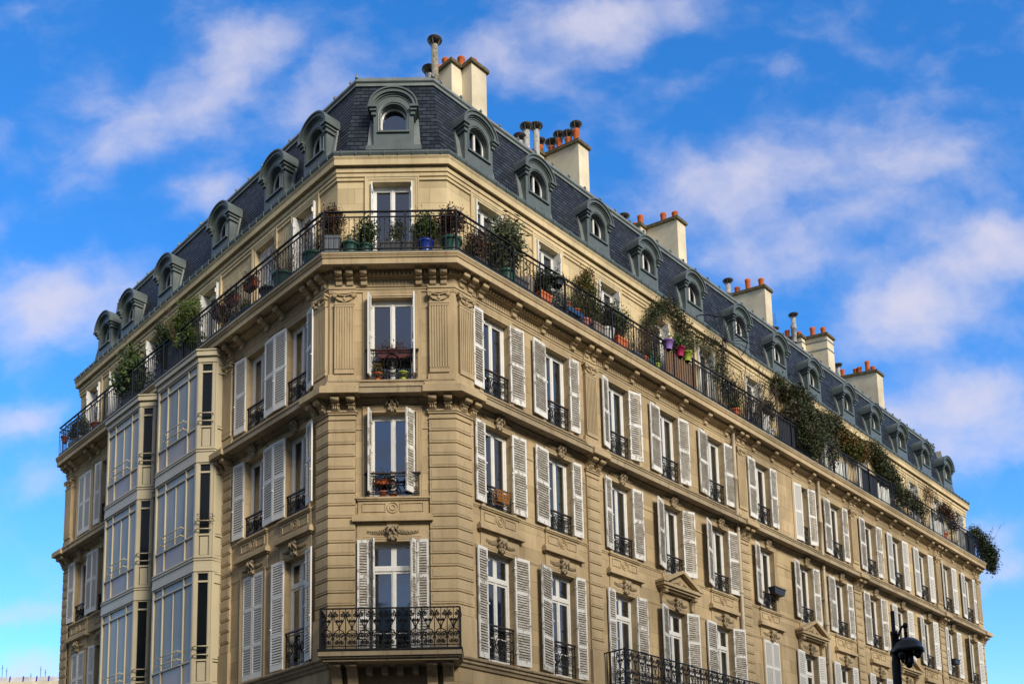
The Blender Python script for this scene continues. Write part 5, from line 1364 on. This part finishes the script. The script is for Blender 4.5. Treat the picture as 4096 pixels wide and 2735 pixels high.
cb=nt.nodes.new('ShaderNodeCombineXYZ'); nt.links.new(du.outputs[0],cb.inputs[0]); nt.links.new(dv.outputs[0],cb.inputs[1])
# warp
wn=nt.nodes.new('ShaderNodeTexNoise'); wn.inputs['Scale'].default_value=9; wn.inputs['Detail'].default_value=5; wn.inputs['Roughness'].default_value=.6; nt.links.new(cb.outputs[0],wn.inputs['Vector'])
ws=nd(nt,'ShaderNodeVectorMath',operation='SUBTRACT'); nt.links.new(wn.outputs['Color'],ws.inputs[0]); ws.inputs[1].default_value=(.5,.5,.5)
wm=nd(nt,'ShaderNodeVectorMath',operation='SCALE'); nt.links.new(ws.outputs[0],wm.inputs[0]); wm.inputs['Scale'].default_value=.06
wa=nd(nt,'ShaderNodeVectorMath',operation='ADD'); nt.links.new(cb.outputs[0],wa.inputs[0]); nt.links.new(wm.outputs[0],wa.inputs[1])
BL=[(-0.294,0.883,0.139,0.050,25,0.55),(-0.238,0.940,0.080,0.032,30,0.50),(-0.362,0.817,0.084,0.032,20,0.40),(-0.181,0.855,0.071,0.041,20,0.42),(-0.282,0.759,0.044,0.028,0,0.80),(-0.451,0.633,0.105,0.045,5,1.00),(-0.473,0.510,0.046,0.019,5,0.75),(-0.465,0.451,0.046,0.023,15,0.60),(0.059,0.935,0.160,0.050,10,0.70),(0.164,0.960,0.105,0.027,5,0.50),(0.272,0.759,0.105,0.050,20,0.55),(0.450,0.777,0.097,0.050,25,0.60),(0.465,0.621,0.092,0.054,20,0.85),(0.469,0.505,0.097,0.036,10,1.10),(0.510,0.457,0.080,0.027,15,0.70),(0.489,0.369,0.067,0.027,10,0.60),(0.548,0.684,0.055,0.041,20,0.50),(0.317,0.898,0.034,0.018,10,0.30),(-0.463,0.305,0.063,0.016,0,0.50),(-0.452,0.241,0.076,0.023,0,0.70),(0.160,0.859,0.076,0.023,5,0.40),(0.305,0.683,0.084,0.041,15,0.50),(0.507,0.328,0.050,0.018,10,0.40),(0.067,0.882,0.067,0.023,10,0.35),(0.182,0.802,0.034,0.054,60,0.30),(0.33,0.78,0.24,0.07,25,0.42),(0.46,0.67,0.17,0.09,25,0.30),(-0.33,0.86,0.22,0.07,22,0.28)]
acc=None
for u,v,ru,rv,a,amp in BL:
    mp=nt.nodes.new('ShaderNodeMapping'); mp.vector_type='TEXTURE'; mp.inputs['Location'].default_value=(u,v,0); mp.inputs['Rotation'].default_value=(0,0,radians(a)); mp.inputs['Scale'].default_value=(ru*1.25,rv*1.35,1)
    nt.links.new(wa.outputs[0],mp.inputs[0])
    ln=nd(nt,'ShaderNodeVectorMath',operation='LENGTH'); nt.links.new(mp.outputs[0],ln.inputs[0])
    mr=nt.nodes.new('ShaderNodeMapRange'); mr.interpolation_type='SMOOTHSTEP'; mr.inputs['From Min'].default_value=1.25; mr.inputs['From Max'].default_value=0; mr.inputs['To Min'].default_value=0; mr.inputs['To Max'].default_value=amp
    mr.inputs['To Max'].default_value=amp*(.72 if v>.7 else .95); nt.links.new(ln.outputs['Value'],mr.inputs['Value'])
    if acc is None: acc=mr.outputs[0]
    else:
        ad=nd(nt,'ShaderNodeMath',operation='ADD'); nt.links.new(acc,ad.inputs[0]); nt.links.new(mr.outputs[0],ad.inputs[1]); acc=ad.outputs[0]
# fibrous detail, streaks rising to the right
mp=nt.nodes.new('ShaderNodeMapping'); mp.inputs['Rotation'].default_value=(0,0,radians(-22)); mp.inputs['Scale'].default_value=(1,1.35,1); nt.links.new(wa.outputs[0],mp.inputs[0])
fn=nt.nodes.new('ShaderNodeTexNoise'); fn.inputs['Scale'].default_value=11; fn.inputs['Detail'].default_value=8; fn.inputs['Roughness'].default_value=.54; nt.links.new(mp.outputs[0],fn.inputs['Vector'])
fm_=nd(nt,'ShaderNodeMath',operation='MULTIPLY_ADD',i_1=1.6,i_2=-.86); nt.links.new(fn.outputs['Fac'],fm_.inputs[0])
sm=nd(nt,'ShaderNodeMath',operation='ADD'); nt.links.new(acc,sm.inputs[0]); nt.links.new(fm_.outputs[0],sm.inputs[1])
b1=nt.nodes.new('ShaderNodeMapRange'); b1.interpolation_type='SMOOTHSTEP'; b1.inputs['From Min'].default_value=.50; b1.inputs['From Max'].default_value=.0; b1.inputs['To Max'].default_value=.95; nt.links.new(sp.outputs[1],b1.inputs['Value'])  # unseen cloud cover added behind the camera and overhead for neutral fill light
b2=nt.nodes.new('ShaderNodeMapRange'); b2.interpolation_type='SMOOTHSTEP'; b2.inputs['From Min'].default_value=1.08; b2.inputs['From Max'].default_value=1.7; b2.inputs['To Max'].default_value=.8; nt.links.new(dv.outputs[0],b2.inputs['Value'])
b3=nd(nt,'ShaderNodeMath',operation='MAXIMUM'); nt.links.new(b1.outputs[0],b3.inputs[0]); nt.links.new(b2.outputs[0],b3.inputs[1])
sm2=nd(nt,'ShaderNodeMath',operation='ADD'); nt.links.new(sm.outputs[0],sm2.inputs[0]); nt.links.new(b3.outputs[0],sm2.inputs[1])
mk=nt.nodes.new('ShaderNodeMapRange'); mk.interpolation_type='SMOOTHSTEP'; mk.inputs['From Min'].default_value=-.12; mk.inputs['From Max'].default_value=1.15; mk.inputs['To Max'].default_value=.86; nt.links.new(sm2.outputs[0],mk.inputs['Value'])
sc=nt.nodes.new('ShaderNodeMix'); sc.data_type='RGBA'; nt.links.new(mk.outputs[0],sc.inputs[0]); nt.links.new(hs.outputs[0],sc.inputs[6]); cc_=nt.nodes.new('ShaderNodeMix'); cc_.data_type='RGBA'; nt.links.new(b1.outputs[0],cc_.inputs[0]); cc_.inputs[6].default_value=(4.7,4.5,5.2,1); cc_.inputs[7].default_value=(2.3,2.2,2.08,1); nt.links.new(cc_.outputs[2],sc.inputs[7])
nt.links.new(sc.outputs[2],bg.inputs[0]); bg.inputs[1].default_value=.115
sd=bpy.data.lights.new('sun','SUN'); sd.energy=2.9; sd.angle=radians(20); sd.color=(1,.91,.76); so=bpy.data.objects.new('sun',sd); col.objects.link(so)
dr=Vector((sin(SUN_AZ)*cos(SUN_EL),cos(SUN_AZ)*cos(SUN_EL),sin(SUN_EL))); so.rotation_euler=(-dr).to_track_quat('-Z','Y').to_euler(); so.location=dr*80

cam=bpy.data.cameras.new('camera'); co=bpy.data.objects.new('camera',cam); col.objects.link(co); scene.camera=co
r=Vector((.9998,-.00249,-.01966)); u=Vector((.01909,-.14504,.98924)); f=Vector((.00531,.98942,.14496))
Mx=Matrix((( r.x,u.x,-f.x,2.35647),(r.y,u.y,-f.y,-23.92),(r.z,u.z,-f.z,1.472),(0,0,0,1))); co.matrix_world=Mx
cam.lens=36.5114; cam.sensor_width=36; cam.sensor_fit='HORIZONTAL'; cam.shift_x=.01076; cam.shift_y=.40817; cam.clip_end=3000; cam.clip_start=.1
scene.render.engine='CYCLES'; scene.render.resolution_x=1024; scene.render.resolution_y=683
scene.cycles.max_bounces=8; scene.cycles.transparent_max_bounces=10; scene.cycles.diffuse_bounces=3
vs=scene.view_settings; vs.view_transform='Standard'; vs.look='None'; vs.gamma=1; vs.exposure=.5; vs.use_curve_mapping=False
